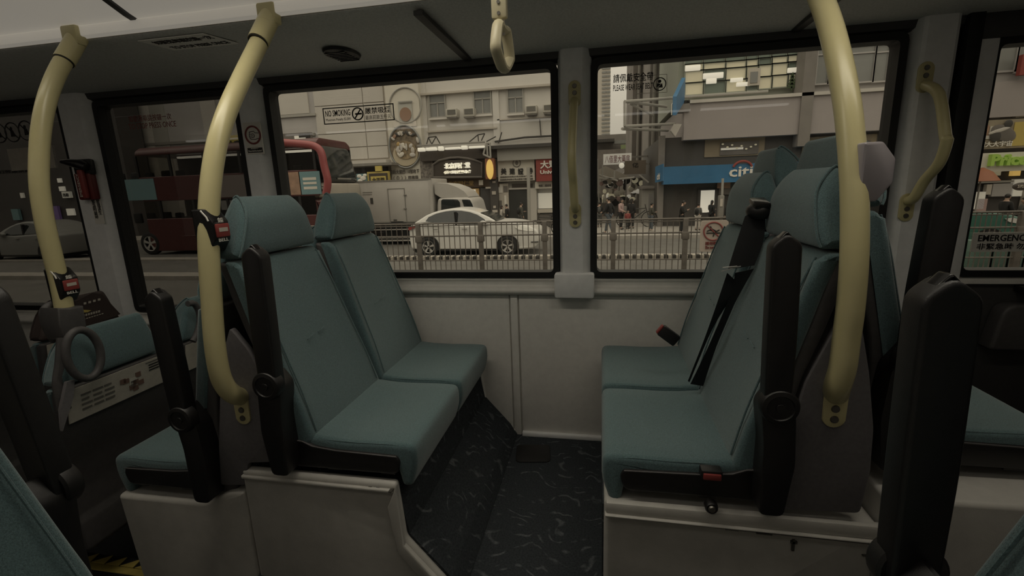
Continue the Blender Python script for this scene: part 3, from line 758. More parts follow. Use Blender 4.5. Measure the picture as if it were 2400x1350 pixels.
# ================================================================== STICKERS AND FITTINGS
def ring(mb, c, xd, yd, r, t, n=40, nd=None, sx=1, sy=1):
    c, xd, yd = Vector(c), Vector(xd), Vector(yd)
    mb.tube([c+xd*math.cos(k*2*PI/n)*r*sx+yd*math.sin(k*2*PI/n)*r*sy for k in range(n)], t, 6, closed=True)
    return mb
def line(mb, pts, t): mb.tube([Vector(p) for p in pts], t, 6); return mb
X, Z = Vector((1, 0, 0)), Vector((0, 0, 1))
# sticker on the cove: TO STOP PRESS ONCE
t = thing('cove_sticker', 'grey two-line sticker on the dark cove above the left window, TO STOP PRESS ONCE', 'sticker', (-1.37, 1.49, 1.675))
zz = 1.6735
MB().plate([(-1.52, 1.435, zz), (-1.265, 1.435, zz), (-1.235, 1.555, zz), (-1.50, 1.555, zz)], .002, (0, 0, -1)).build('backing', mat('sticker_grey', (.88, .86, .82), .7), t, smooth=0)
mb = MB(); text(mb, '如要落車請按鐘一次', (-1.49, 1.485, zz-.0025), X, (0, -1, 0), .225, .034, .02); mb.build('lettering', 'ink', t, smooth=0)
mb = MB(); text(mb, 'TO STOP PRESS ONCE', (-1.48, 1.54, zz-.0025), X, (0, -1, 0), .225, .026, .02); mb.build('lettering', 'ink', t, smooth=0)
# same words on the glass of window 2
t = thing('window_sticker', 'dark red TO STOP PRESS ONCE lettering on the second window from the left', 'sticker', tuple(atY(355, 290, 2.01)))
o = atY(303, 304, 2.012); e = atY(414, 299, 2.012)
mb = MB(); text(mb, 'TO STOP PRESS ONCE', o, X, Z, e.x-o.x, .026, .0); mb.build('lettering', 'ink_red', t, smooth=0)
o = atY(303, 287, 2.012); mb = MB(); text(mb, '如要落車請按鐘一次', o, X, Z, e.x-o.x-.02, .030, .0); mb.build('lettering', 'ink_red', t, smooth=0)
# hand rail sticker on the pillar
a, b = atY(569, 288, 1.944), atY(620, 360, 1.944)
t = thing('handrail_sticker', 'white sticker with a fist in a red ring on the pillar beside the middle window', 'sticker', ((a.x+b.x)/2, 1.943, b.z))
MB().box(a.x, b.x, 1.9425, 1.9455, b.z, a.z).build('backing', 'white', t, smooth=0)
cx, w_ = (a.x+b.x)/2, (b.x-a.x); hz = a.z-b.z; cz_ = a.z-hz*.40
mb = ring(MB(), (cx, 1.942, cz_), X, Z, w_*.42, .0042); mb.build('red_ring', 'ink_red', t)
mb = MB(); Q = lambda u, v: (cx+u*w_, 1.9418, cz_+v*w_)
for pts in ([(-.18, .16), (.08, .18), (.12, .10), (.34, .08)], [(-.18, .16), (-.20, .06), (-.10, .04), (.02, .06)], [(-.20, .06), (-.22, -.03), (-.12, -.05), (.0, -.03)], [(-.22, -.03), (-.20, -.12), (-.10, -.13), (.0, -.11)], [(-.20, -.12), (-.15, -.20), (.0, -.20), (.10, -.22), (.36, -.16)], [(.02, .06), (.08, .0), (.06, -.10), (.0, -.11)]):
    line(mb, [Q(*p) for p in pts], .0013)
mb.build('fist_drawing', 'ink', t)
MB().box(a.x+.006, b.x-.006, 1.9415, 1.9425, b.z+.006, b.z+hz*.20).build('caption_band', 'ink', t, smooth=0)
mb = MB(); text(mb, '請緊握扶手', (a.x+w_*.28, 1.941, b.z+.022), X, Z, w_*.44, .011, .01); text(mb, 'Please hold the handrail', (a.x+w_*.12, 1.941, b.z+.010), X, Z, w_*.76, .008, .01); mb.build('lettering', 'white', t, smooth=0)
# no smoking sticker on window 3
a = atY(757, 257, 2.012); b = atY(924, 280, 2.012); zt, zb = atY(840, 249, 2.012).z, atY(840, 286, 2.012).z
t = thing('window_sticker', 'clear NO SMOKING sticker with a dark border on the middle window', 'sticker', ((a.x+b.x)/2, 2.012, zb))
x0, x1, y = a.x, b.x, 2.011; ww, hh_ = x1-x0, zt-zb
mb = MB()
for p, q in (((x0, zb), (x1, zb)), ((x1, zb), (x1, zt)), ((x1, zt), (x0, zt)), ((x0, zt), (x0, zb))): mb.box(min(p[0], q[0])-.002, max(p[0], q[0])+.002, y, y+.002, min(p[1], q[1])-.002, max(p[1], q[1])+.002)
mb.build('border', 'ink', t, smooth=0)
mb = MB(); text(mb, 'NO SMOKING', (x0+ww*.03, y, zb+hh_*.46), X, Z, ww*.36, hh_*.40, .01); mb.build('lettering', 'ink', t, smooth=0); mb = MB(); text(mb, '嚴禁吸煙', (x0+ww*.60, y, zb+hh_*.47), X, Z, ww*.36, hh_*.40, .01); mb.build('lettering', 'ink', t, smooth=0)
mb = MB(); text(mb, 'Maximum Penalty $5,000', (x0+ww*.03, y, zb+hh_*.12), X, Z, ww*.36, hh_*.22, .0); mb.build('small_print', 'ink_grey', t, smooth=0); mb = MB(); text(mb, '最高罰款五仟元', (x0+ww*.60, y, zb+hh_*.10), X, Z, ww*.36, hh_*.28, .0); mb.build('small_print', 'ink_grey', t, smooth=0)
cN = Vector((x0+ww*.495, y, zb+hh_*.52)); r = hh_*.38
mb = ring(MB(), cN, X, Z, r, .0028); line(mb, [cN+X*-r*.6+Z*-r*.75, cN+X*r*.6+Z*r*.75], .0030); mb.box(cN.x-r*.5, cN.x+r*.75, y, y+.002, cN.z-.0035, cN.z+.0035); mb.build('prohibition_mark', 'ink', t)
# seat belt sticker on window 4
a = atY(1437, 214, 2.012); b = atY(1530, 214, 2.012)
t = thing('window_sticker', 'PLEASE WEAR SEAT BELT lettering with a round symbol on the right big window', 'sticker', (a.x, 2.012, a.z))
mb = MB(); text(mb, 'PLEASE WEAR SEAT BELT', (a.x, y, a.z), X, Z, b.x-a.x, .022, .012); text(mb, '請佩戴安全帶', (a.x, y, a.z+.030), X, Z, b.x-a.x, .032, .012); mb.build('lettering', 'ink', t, smooth=0)
cN = atY(1546, 197, 2.011); ring(MB(), cN, X, Z, .023, .002).build('round_symbol', 'ink', t)
mb = MB().ell((cN.x, y, cN.z+.010), (.0062, .001, .0062)); mb.plate([cN+X*-.012+Z*-.014, cN+X*.012+Z*-.014, cN+X*.010+Z*.002, cN+X*-.010+Z*.002], .001, (0, 1, 0)); mb.build('belted_figure', 'ink', t)
mb = MB(); line(mb, [cN+X*.008+Z*.001-Vector((0, .002, 0)), cN+X*-.008+Z*-.012-Vector((0, .002, 0))], .0014); line(mb, [cN+X*-.012+Z*-.013-Vector((0, .002, 0)), cN+X*.012+Z*-.013-Vector((0, .002, 0))], .0014); mb.build('belt_mark', 'white', t)
mb = MB()
for p0, p1 in (((1490, 179), (1563, 174)), ((1490, 220), (1563, 216)), ((1563, 174), (1563, 216))): line(mb, [atY(*p0, 2.012), atY(*p1, 2.012)], .0009)
mb.build('clear_edge', 'paper', t)
# emergency notice on the exit window
a = atY(2275, 590, 2.006); zt = atY(2335, 545, 2.006).z; zb = atY(2335, 590, 2.006).z; x1 = a.x+.42
t = thing('emergency_notice', 'white EMERGENCY notice stuck low on the exit window', 'sticker', (a.x, 2.006, zb))
MB().box(a.x, x1, 2.006, 2.010, zb, zt).build('backing', 'white', t, smooth=0)
hh_ = zt-zb
mb = MB(); text(mb, 'EMERGENCY DOOR', (a.x+.016, 2.005, zb+hh_*.55), X, Z, .262, hh_*.34, .02); text(mb, '非緊急時 勿開門鎖', (a.x+.016, 2.005, zb+hh_*.12), X, Z, .24, hh_*.33, .01); mb.build('lettering', 'ink', t, smooth=0)
# far-left window: prohibition signs and a white sheet
a, b = atY(0, 375, 2.0), atY(118, 340, 2.0)
ZN = [(-3.30, 1.508), (-2.86, 1.508), (-2.86, 1.318), (-3.30, 1.318)]
t = thing('window_sticker', 'clear sticker with three ringed prohibition signs on the far-left window', 'sticker', (-3.0, 2.012, 1.32))
MB().box(-3.34, -2.825, 2.0135, 2.0145, 1.315, 1.335).build('caption_band', mat('sticker_film', (.22, .21, .19), .5), t, smooth=0)
mb = MB(); text(mb, '上行時嚴禁站立', (-3.2, 2.0125, 1.318), X, Z, .30, .016, .01); mb.build('lettering', 'ink', t, smooth=0)
for i, (px_, py_) in enumerate(((-2, 312), (29, 310), (61, 306))):
    cN = atY(px_, py_, 2.011)
    ring(MB(), cN, X, Z, .047, .003).build('ring', 'ink', t)
    mb = MB(); line(mb, [cN+X*-.03+Z*.03, cN+X*.03+Z*-.03], .003); mb.ell((cN.x-.004, 2.011, cN.z+.018), (.009, .001, .009)); mb.plate([cN+X*-.015+Z*-.022, cN+X*.018+Z*-.022, cN+X*.006+Z*.010, cN+X*-.012+Z*.010], .001, (0, 1, 0)); mb.build('figure', 'ink', t)
q = [atY(*p, 2.010) for p in ((16, 350), (121, 340), (131, 393), (28, 401))]
tag(MB().plate(q, .001, (0, -1, 0)).build('paper_notice', 'paper', smooth=0), 'blank white paper sheet behind the leftmost pole on the far-left window', 'paper')
# escape hammer in its red holder on the left pillar
c = atY(203, 420, 1.93)
t = thing('escape_hammer', 'red escape hammer in its holder on the left pillar', 'hammer', (c.x, 1.93, c.z-.1))
R_ = Matrix.Rotation(.04, 3, 'Y')
MB().box(c.x-.055, c.x+.045, 1.915, 1.945, c.z-.10, c.z+.03, .008).build('holder', 'red_dark', t)
MB().box(c.x-.012, c.x+.022, 1.898, 1.916, c.z-.092, c.z+.045, .006).build('hammer_handle', 'red', t)
MB().tube([(c.x-.085, 1.90, c.z+.085), (c.x-.03, 1.895, c.z+.078), (c.x+.03, 1.895, c.z+.066), (c.x+.055, 1.90, c.z+.055)], [.010, .018, .024, .020], 12).build('hammer_head', 'black_gloss', t)
MB().box(c.x-.05, c.x+.055, 1.915, 1.945, c.z+.02, c.z+.095, .01).build('holder_top', 'black', t)
MB().ell((c.x-.085, 1.90, c.z+.085), (.010, .008, .010)).build('hammer_tip', 'metal', t)
mb = MB(); text(mb, 'EMERGENCY', (c.x-.003, 1.897, c.z-.085), (0, 0, 1), (-1, 0, 0), .11, .014, .0); mb.build('lettering', 'white', t, smooth=0)
q = [atY(*p, 1.944) for p in ((211, 464), (234, 463), (247, 524), (225, 525))]
t = thing('instruction_label', 'small white label with columns of print below the escape hammer', 'label', tuple(q[0]))
MB().plate(q, .001, (0, -1, 0)).build('backing', 'white', t, smooth=0)
for i, col in enumerate(('緊急時敲碎', '玻璃逃生')):
    for j, ch in enumerate(col):
        p = q[0].lerp(q[3], .05+j*.145+(.06*(i == 0))*0).lerp(q[1].lerp(q[2], .05+j*.145), .18+.45*(1-i) if False else (.12+.46*i))
        mb = MB(); text(mb, ch, (p.x, 1.9420, p.z-.022), X, Z, .020, .020, .005); mb.build('lettering', 'ink', t, smooth=0)
# dark advertising card on the back of the far headrest
q = [atX(*p, -2.335) for p in ((176, 706), (215, 686), (238, 690), (281, 736), (240, 752), (182, 775))]
t = thing('advert_board', 'dark brown advertising card with small print behind the low-floor seats', 'card', tuple(q[4]))
MB().plate(q, .004, (1, 0, 0)).build('board', 'cover', t, smooth=0)
P3 = lambda a, b: atX(a, b, -2.329)
MB().plate([P3(181, 720), P3(196, 726), P3(214, 727), P3(205, 732), P3(186, 733)], .001, (1, 0, 0)).build('yellow_mark', 'hazard', t, smooth=0)
def dash(a0, b0, a1, b1): MB().plate([P3(a0, b0), P3(a1, b0-1), P3(a1, b1-1), P3(a0, b1)], .001, (1, 0, 0)).build('print', 'paper', t, smooth=0)
for k in range(8): dash(188+k*6, 744-k*1.6, 192+k*6, 739-k*1.6)
for k in range(9): dash(190+k*6, 751-k*1.8, 194+k*6, 749-k*1.8)
for k in range(4): dash(196+k*11, 714-k*3, 202+k*11, 709-k*3)

# ================================================================== THE STREET
ZR, ZP = -1.14, -.99                     # road and pavement
def em(name, col, e, ec=None): return mat(name, col, .6, emit=e, emit_col=ec)
M.update(
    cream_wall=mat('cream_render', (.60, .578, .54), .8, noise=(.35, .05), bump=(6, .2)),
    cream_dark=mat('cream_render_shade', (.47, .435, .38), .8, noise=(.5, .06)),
    clad=mat('beige_cladding', (.50, .475, .435), .7, noise=(.6, .04)),
    clad_grey=mat('grey_cladding', (.38, .365, .355), .7, noise=(.4, .06)),
    sign_white=mat('sign_white', (.60, .57, .50), .7, noise=(.8, .04)),
    dark_stone=mat('dark_stone', (.070, .064, .058), .6, noise=(.5, .12)),
    dark_build=mat('dark_facade', (.060, .055, .052), .7, noise=(.3, .25)),
    grey_build=mat('weathered_grey', (.20, .185, .17), .85, noise=(.5, .2)),
    brown_build=mat('weathered_brown', (.15, .135, .122), .85, noise=(.5, .25)),
    mauve=mat('mauve_band', (.33, .30, .292), .7, noise=(.5, .04)),
    win_dark=mat('window_dark', (.05, .052, .05), .15),
    win_grey=mat('window_grey', (.22, .225, .215), .25, noise=(.7, .1)),
    win_green=mat('window_green', (.16, .20, .165), .3),
    frame_grey=mat('frame_grey', (.34, .33, .30), .6),
    frame_green=mat('frame_green', (.27, .29, .24), .6),
    lit_cream=em('lit_cream', (.6, .55, .4), .13, (1, .93, .66)),
    lit_white=em('lit_white', (.7, .68, .6), .42, (1, .95, .82)),
    lit_soft=em('lit_soft', (.6, .58, .5), .20, (1, .95, .84)),
    lit_gold=em('lit_gold', (.5, .33, .14), .10, (1, .62, .25)),
    lit_amber=em('lit_amber', (.6, .4, .1), .5, (1, .66, .2)),
    sign_dark=mat('sign_dark', (.055, .044, .036), .5, noise=(2, .15)),
    sign_red=mat('sign_red', (.25, .05, .04), .6),
    sign_orange=mat('sign_orange', (.26, .10, .05), .6),
    sign_yellow=mat('sign_yellow', (.46, .36, .10), .6),
    sign_blue=mat('sign_blue', (.045, .155, .30), .4, noise=(.4, .15)),
    sign_teal=mat('sign_teal', (.15, .26, .28), .6),
    ad_tan=mat('advert_tan', (.30, .19, .13), .6, noise=(3, .2)),
    gold=mat('gold_lettering', (.40, .27, .10), .5),
    green_letter=em('green_letter', (.30, .46, .08), .06, (.55, .9, .15)),
    ac_white=mat('ac_casing', (.45, .43, .38), .7), ac_grill=mat('ac_grille', (.12, .115, .10), .7),
    steel=mat('grey_steel', (.22, .21, .19), .6), iron=mat('dark_iron', (.05, .047, .042), .6),
    taxi_green=mat('car_green', (.045, .13, .10), .3), car_grey=mat('car_grey', (.20, .20, .19), .3),
    skin=mat('skin', (.42, .29, .22), .6), hair=mat('hair', (.015, .012, .010), .6),
    cloth_black=mat('cloth_black', (.018, .018, .018), .9), cloth_grey=mat('cloth_grey', (.10, .10, .095), .9),
    cloth_olive=mat('cloth_olive', (.075, .073, .06), .9), cloth_pink=mat('cloth_pink', (.42, .30, .28), .9),
    cloth_white=mat('cloth_white', (.46, .43, .39), .9), cloth_blue=mat('cloth_blue', (.09, .105, .12), .9),
    cloth_red=mat('cloth_red', (.24, .06, .055), .9), shoe=mat('shoe', (.05, .048, .045), .7), shoe_white=mat('shoe_white', (.5, .48, .45), .7),
)
g = struct(MB().box(-80, 60, 2.3, 21.5, ZR-.2, ZR).build('road', 'road', smooth=0))
struct(MB().box(-80, 60, -30, 2.3, ZR-.2, ZR-.001).build('road_near', 'road', smooth=0))
struct(MB().box(-80, -3.2, 21.5, 26, ZR-.2, ZP).build('pavement_left', 'pave', smooth=0))
pv = struct(MB().box(-3.2, 60, 20.0, 90, ZR-.2, ZP).build('pavement_right', 'slabs', smooth=0))
struct(MB().box(-80, 60, 11.2, 11.8, ZR-.1, ZP-.03).build('kerb_median', 'pave', smooth=0))

def rect(r, Y):
    x0, y0, x1, y1 = r; ym, xm = (y0+y1)/2, (x0+x1)/2
    return atY(x0, ym, Y).x, atY(x1, ym, Y).x, atY(xm, y1, Y).z, atY(xm, y0, Y).z
def slab(name, r, Y, dep, m, par=None, bev=0, smooth=0):
    a, b, c, d_ = rect(r, Y); return MB().box(a, b, Y, Y+dep, c, d_, bev).build(name, m, par, smooth=smooth or (30 if bev else 0))
def words(name, body, r, Y, m, par, bold=0, ext=.02):
    a, b, c, d_ = rect(r, Y); mb = MB(); text(mb, body, (a, Y, c), X, Z, b-a, d_-c, bold, ext)
    return mb.build(name, m, par, smooth=0)
def T(name, label, cat, px, Y, group=None): return thing(name, label, cat, tuple(atY(*px, Y)), group)

# ---- striped kerb between the carriageways
YK = 14.6
kb = thing('striped_kerb', 'low kerb of alternating dark and pale blocks beyond the railing', 'kerb', (0, YK, ZR))
xk0, xk1 = atY(870, 604, YK).x, atY(1680, 604, YK).x
nk = 96; wk = (xk1-xk0)/nk
bm_ = [MB().box(-wk*.46, wk*.46, 0, .22, 0, .13, .012, 1) for _ in range(2)]
pro = [bm_[0].build('block', mat('kerb_pale', (.36, .33, .28), .8, noise=(8, .2)), kb), bm_[1].build('block', mat('kerb_dark', (.035, .032, .028), .8), kb)]
for o_ in pro:
    for v in o_.data.vertices: v.co += Vector((0, YK, ZR))
for k in range(nk):
    if k < 2: o_ = pro[k]
    else: o_ = pro[k % 2].copy(); COL.objects.link(o_); o_.parent = kb
    o_.location = (xk0+wk*(k+.5), 0, 0)
tag(MB().box(-60, 40, YK+.22, YK+.8, ZR, ZR+.06).build('paved_margin', 'pave', smooth=0), 'pale paved strip between the striped kerb and the passing car', 'paving')

# ---- pedestrian railing along the median
YF = 11.5
zt, zb, zm1, zm2 = atY(1130, 522, YF).z, atY(1130, 637, YF).z, atY(1130, 552, YF).z, atY(1130, 610, YF).z
posts = [690, 836, 983, 1128, 1277, 1437, 1605, 1770, 1930, 2090, 2240, 2385, 2530]
fx_ = [atY(p, 580, YF).x for p in posts]
rl = thing('street_railing', 'brown-grey pedestrian railing along the middle of the road', 'railing', (0, YF, ZP))
p0 = MB(); p0.box(-.055, .055, -.05, .05, 0, zt-ZP-.02+.02, .01); p0.box(-.085, .085, -.07, .07, zm1-ZP-.16, zm1-ZP+.02, .02)
p0 = p0.build('post', 'rail', None); p0.parent = rl
for i, xx in enumerate(fx_):
    o_ = p0 if i == 0 else p0.copy()
    if i: COL.objects.link(o_); o_.parent = rl
    o_.location = (xx, 0, 0)
b0_ = MB().tube([(0, 0, zb-ZP), (0, 0, zt-ZP)], .011, 6).build('bar', 'rail', None); b0_.parent = rl
first = True
for a_, b_ in zip(fx_, fx_[1:]):
    n = 11
    for k in range(1, n+1):
        o_ = b0_ if first else b0_.copy()
        if not first: COL.objects.link(o_); o_.parent = rl
        first = False
        o_.location = (a_+(b_-a_)*k/(n+1), 0, 0)
for zz, rr in ((zt, .022), (zt-.055, .014), (zm1, .020), (zm2, .016), (zb, .020)):
    MB().tube([(fx_[0], YF, zz), (fx_[-1], YF, zz)], rr, 8).build('rail', 'rail', rl)
# notice plate on the railing
t = T('railing_notice', 'pale no climbing plate fixed to the railing beside the belted seats', 'sign', (1680, 590), YF-.08)
a, b, c, d_ = rect((1641, 517, 1706, 590), YF-.10)
MB().ext(fillet([(a, c), (b, c), (b, d_), (a, d_)], .06), 'y', YF-.10, YF-.07, .004, 1).build('plate', mat('notice_beige', (.44, .38, .33), .7), t)
cN = atY(1672, 542, YF-.11); rr_ = .205
ring(MB(), cN, X, Z, rr_, .018).build('red_ring', 'ink_red', t)
mb = MB(); line(mb, [cN+X*-.14+Z*.14, cN+X*.14+Z*-.14], .014); mb.build('red_bar', 'ink_red', t)
mb = MB(); mb.ell((cN.x-.07, cN.y, cN.z+.09), (.028, .008, .028)); mb.plate([cN+X*-.10+Z*.02, cN+X*-.04+Z*.07, cN+X*.07+Z*.01, cN+X*.05+Z*-.03, cN+X*-.05+Z*.01], .01, (0, 1, 0))
for q in (((.05, -.01), (.13, .03)), ((.03, -.02), (.0, -.12)), ((-.08, .03), (-.14, .0)), ((-.15, -.04), (.15, -.04))): line(mb, [cN+X*q[0][0]+Z*q[0][1], cN+X*q[1][0]+Z*q[1][1]], .014)
mb.build('climbing_figure', 'ink', t)
words('lettering', '請勿攀爬', (1653, 566, 1690, 574), YF-.105, 'ink_red', t); words('lettering', 'Do not climb', (1653, 576, 1690, 583), YF-.105, 'ink_red', t)

# ---- cars
def wheel(par, c, r, wd=.22, name='wheel'):
    o = MB().lathe([(r*.66, 0), (r*.90, 0), (r, .03), (r, wd-.03), (r*.9, wd), (r*.66, wd)], c, (0, 1, 0), 28).build(name, 'tyre', par, smooth=40)
    c = Vector(c); m = MB().lathe([(0, .03), (r*.16, .02), (r*.18, .035)], c, (0, 1, 0), 16)
    m.lathe([(r*.60, .02), (r*.68, .005), (r*.69, .05), (r*.60, .06)], c, (0, 1, 0), 28)
    for k in range(5):
        an = k*2*PI/5+.3; d1 = Vector((math.cos(an), 0, math.sin(an))); d2 = Vector((-math.sin(an), 0, math.cos(an)))
        P = [c+d1*r*.12+d2*r*.06, c+d1*r*.64+d2*r*.13, c+d1*r*.64-d2*r*.13, c+d1*r*.12-d2*r*.06]
        m.plate([p+Vector((0, .015, 0)) for p in P], .03, (0, 1, 0))
    m.build('rim', 'rim', o, smooth=30); MB().lathe([(0, .10), (r*.66, .10), (r*.66, .12), (0, .12)], c, (0, 1, 0), 20).build('brake_disc', 'black', o)
    return o
def car(label, X0, Y0, s, paint, zr=ZR, flip=1, taxi=False):
    """X0: rear bumper, Y0: near side; s: metres per outline unit; nose towards +x when flip=1"""
    t = thing('car', label, 'car', (X0+flip*665*s, Y0+.95, zr))
    fx = lambda u: X0+flip*(u-505)*s
    fz = lambda v: zr+(1098-v)*s
    P = lambda q: [(fx(u), fz(v)) for u, v in q]
    wd = 1.88; rw, rf, wr = (715, 1000), (1530, 1000), 95
    arch = lambda c, r: [(c[0]+r*math.cos(a), c[1]-r*math.sin(a)) for a in [PI*k/10 for k in range(11)]]
    low = [(516, 1020), (506, 940), (504, 860), (508, 800), (545, 770), (620, 752), (800, 775), (1130, 790), (1300, 785), (1400, 762), (1520, 765), (1640, 782), (1750, 815), (1815, 850), (1836, 880), (1836, 950), (1815, 1005), (1780, 1030)]
    low = low+[(1640, 1036), (1418, 1036), (830, 1032), (602, 1032)]
    def bt(c):
        n = (c.y-Y0)/wd-.5; z = (c.z-zr); e = abs(c.x-(X0+flip*665*s))/(665*s)
        k = 1-.10*max(0, e-.72)/.28 - .05*max(0, (z-.55)/.7) - .03*max(0, (.45-z)/.45)
        return (c.x, Y0+wd*(.5+n*k), c.z)
    MB().ext(P(fillet(low, 14, 2)), 'y', Y0, Y0+wd, .07, 4, bt, mid=3).build('body', paint, t, smooth=50)
    top = [(560, 765), (600, 742), (690, 688), (780, 655), (880, 634), (970, 626), (1060, 630), (1150, 646), (1240, 674), (1330, 712), (1415, 760), (1300, 800), (700, 800)]
    def tt(c):
        n = (c.y-Y0)/wd-.5; h = max(0, (c.z-zr-1.08)/.55)
        return (c.x, Y0+wd*(.5+n*(.93-.20*h)), c.z)
    MB().ext(P(fillet(top, 20, 2)), 'y', Y0, Y0+wd, .06, 4, tt, mid=2).build('roof', paint, t, smooth=60)
    gl = [(690, 745), (720, 705), (800, 672), (900, 652), (980, 646), (1060, 650), (1150, 666), (1225, 692), (1300, 735), (1330, 782), (1130, 784), (830, 766)]
    g_ = P(gl); m = MB(); ring_ = []
    for a_, b_ in g_:
        c_ = Vector((a_, Y0, b_)); q_ = tt(c_); ring_.append(Vector((a_, q_[1]-.006, b_)))
    m.plate(ring_, .02, (0, 1, 0)); m.build('side_window', 'car_glass', t, smooth=0)
    ws = [(1248, 680), (1335, 716), (1412, 758)]; m = MB(); pts = []
    for u, v in ws:
        y0 = tt(Vector((fx(u), Y0, fz(v))))[1]+.10; pts.append((fx(u)+flip*.012, y0, fz(v)+.012)); 
    m.plate(pts+[(a_, 2*Y0+wd-b_, c_) for a_, b_, c_ in reversed(pts)], .01, (flip*.4, 0, .9)); m.build('windscreen', 'car_glass', t, smooth=0)
    for u in (1005, 905): 
        if u == 1005: MB().ext(P([(u-8, 660), (u+14, 658), (u+20, 785), (u-2, 785)]), 'y', Y0+.065, Y0+.16).build('door_pillar', 'black', t, smooth=0)
    for c_ in (rw, rf):
        MB().ext(P([(c_[0]+112, 1036)]+arch(c_, 112)+[(c_[0]-112, 1036)]), 'y', Y0-.006, Y0+.12).build('wheel_arch', 'black', t, smooth=0)
        wheel(t, (fx(c_[0]), Y0-.03, fz(c_[1])), wr*s)
    for c_ in (rw, rf): wheel(t, (fx(c_[0]), Y0+wd-.25, fz(c_[1])), wr*s)
    hl = P([(1610, 815), (1660, 808), (1740, 830), (1800, 862), (1720, 858), (1640, 840)])
    MB().plate([(a_, Y0+.015+.10*max(0, (abs(a_-X0)/(1330*s)-.85)/.15)-.012, b_) for a_, b_ in hl], .03, (0, 1, 0)).build('headlight', 'lit_soft' if not taxi else 'white_paint', t, smooth=0)
    tl = P([(508, 800), (560, 790), (585, 798), (540, 822), (509, 832)])
    MB().plate([(a_, Y0+.055, b_) for a_, b_ in tl], .05, (0, 1, 0)).build('tail_light', 'red', t, smooth=0)
    MB().ext(P(fillet([(1255, 765), (1290, 745), (1330, 758), (1345, 785), (1290, 790), (1260, 785)], 8)), 'y', Y0-.10, Y0+.04, .03, 3).build('wing_mirror', paint, t)
    for u in (775, 1075): MB().box(min(fx(u), fx(u+50)), max(fx(u), fx(u+50)), Y0-.012, Y0+.02, fz(830), fz(822), .004).build('door_handle', 'steel', t)
    MB().ext(P([(840, 1026), (1415, 1026), (1415, 1044), (840, 1044)]), 'y', Y0+.02, Y0+wd-.02).build('sill_trim', 'black', t, smooth=0)
    MB().ext(P([(530, 1030), (600, 1030), (600, 1060), (560, 1060)]), 'y', Y0+.1, Y0+wd-.1).build('rear_diffuser', 'black', t, smooth=0)
    MB().box(min(fx(1760), fx(1830)), max(fx(1760), fx(1830)), Y0+.05, Y0+.2, fz(970), fz(962)).build('bumper_slot', 'black', t, smooth=0)
    return t
YC = 15.5
xr, xf = atY(957, 560, YC).x, atY(1262, 560, YC).x
car('white crossover car passing behind the railing', xr, YC, (xf-xr)/1331, 'white_paint')
xr = atY(2225, 520, YC).x
car('dark green car with a pale roof outside the exit window', xr-3.0, YC-.6, .00355, 'taxi_green', taxi=True)
car('grey car half hidden by the leftmost pole outside the far-left window', atY(160, 540, 15.5).x, 15.0, .0034, 'car_grey', flip=-1, taxi=True)

# ---- box truck
YT = 19.0
t = T('box_truck', 'pale box truck with a closed side door, standing behind the white car', 'truck', (950, 575), YT)
a, b, c, d_ = rect((700, 424, 1014, 524), YT)
MB().box(a, b, YT, YT+2.1, c, d_, .04, 2).build('cargo_box', 'truck_white', t)
for zz in (d_-.03, c+.03): MB().box(a, b, YT-.02, YT+.02, zz-.03, zz+.03).build('edge_rail', 'steel', t, smooth=0)
MB().box(b-.12, b+.01, YT-.015, YT+.05, c, d_).build('corner_post', 'truck_white', t, smooth=0)
a2, b2, c2_, d2_ = rect((913, 443, 950, 522), YT)
dr = MB().box(a2, b2, YT-.02, YT+.02, c2_, d2_, .01).build('side_door', 'truck_white', t)
for q in ((a2-.03, a2, c2_, d2_), (b2, b2+.03, c2_, d2_), (a2-.03, b2+.03, d2_, d2_+.03)): MB().box(q[0], q[1], YT-.03, YT+.01, q[2], q[3]).build('door_gap', 'steel', dr, smooth=0)
for py_ in (457, 489, 520):
    p = atY(948, py_, YT); MB().box(p.x-.02, p.x+.10, YT-.06, YT, p.z-.02, p.z+.02).build('hinge', 'steel', dr, smooth=0)
p = atY(927, 516, YT); MB().box(p.x-.08, p.x+.08, YT-.03, YT, p.z-.03, p.z+.03).build('latch', 'iron', dr, smooth=0)
for r_ in ((850, 450, 872, 452), (850, 455, 872, 457)): slab('marking', r_, YT-.01, .012, 'steel', t)
slab('side_lamp', (868, 464, 874, 478), YT-.02, .02, 'iron', t)
cq = lambda pts: [(lambda p: (p.x, p.z))(atY(u, v, YT+.1)) for u, v in pts]
S_ = lambda u, v: (840+u/4.354, 350+v/4.354)
MB().ext(fillet(cq([S_(770, 340), S_(900, 350), S_(1000, 385), S_(1075, 430), S_(1125, 490), S_(1000, 497), S_(840, 495), S_(775, 455)]), .05), 'y', YT+.15, YT+1.95).build('wind_deflector', 'truck_white', t, smooth=60)
MB().ext(fillet(cq([S_(815, 500), S_(1000, 492), S_(1125, 490), S_(1165, 520), S_(1200, 640), S_(1240, 700), S_(1250, 1000), S_(1180, 1010), S_(805, 1010), S_(805, 560)]), .10), 'y', YT+.05, YT+2.05, .10, 4).build('cab', 'truck_white', t, smooth=60)
MB().ext(fillet(cq([S_(850, 520), S_(865, 507), S_(1015, 510), S_(1040, 540), S_(1050, 632), S_(850, 635)]), .05), 'y', YT+.03, YT+.1, .01, 2).build('cab_window', 'car_glass', t)
MB().ext(fillet(cq([S_(1058, 512), S_(1140, 512), S_(1165, 560), S_(1188, 632), S_(1090, 632), S_(1075, 560)]), .05), 'y', YT+.03, YT+.1, .01, 2).build('quarter_window', 'car_glass', t)
MB().ext(fillet(cq([S_(1068, 595), S_(1095, 590), S_(1100, 640), S_(1072, 640)]), .03), 'y', YT-.15, YT+.05, .02, 2).build('wing_mirror', 'black', t)
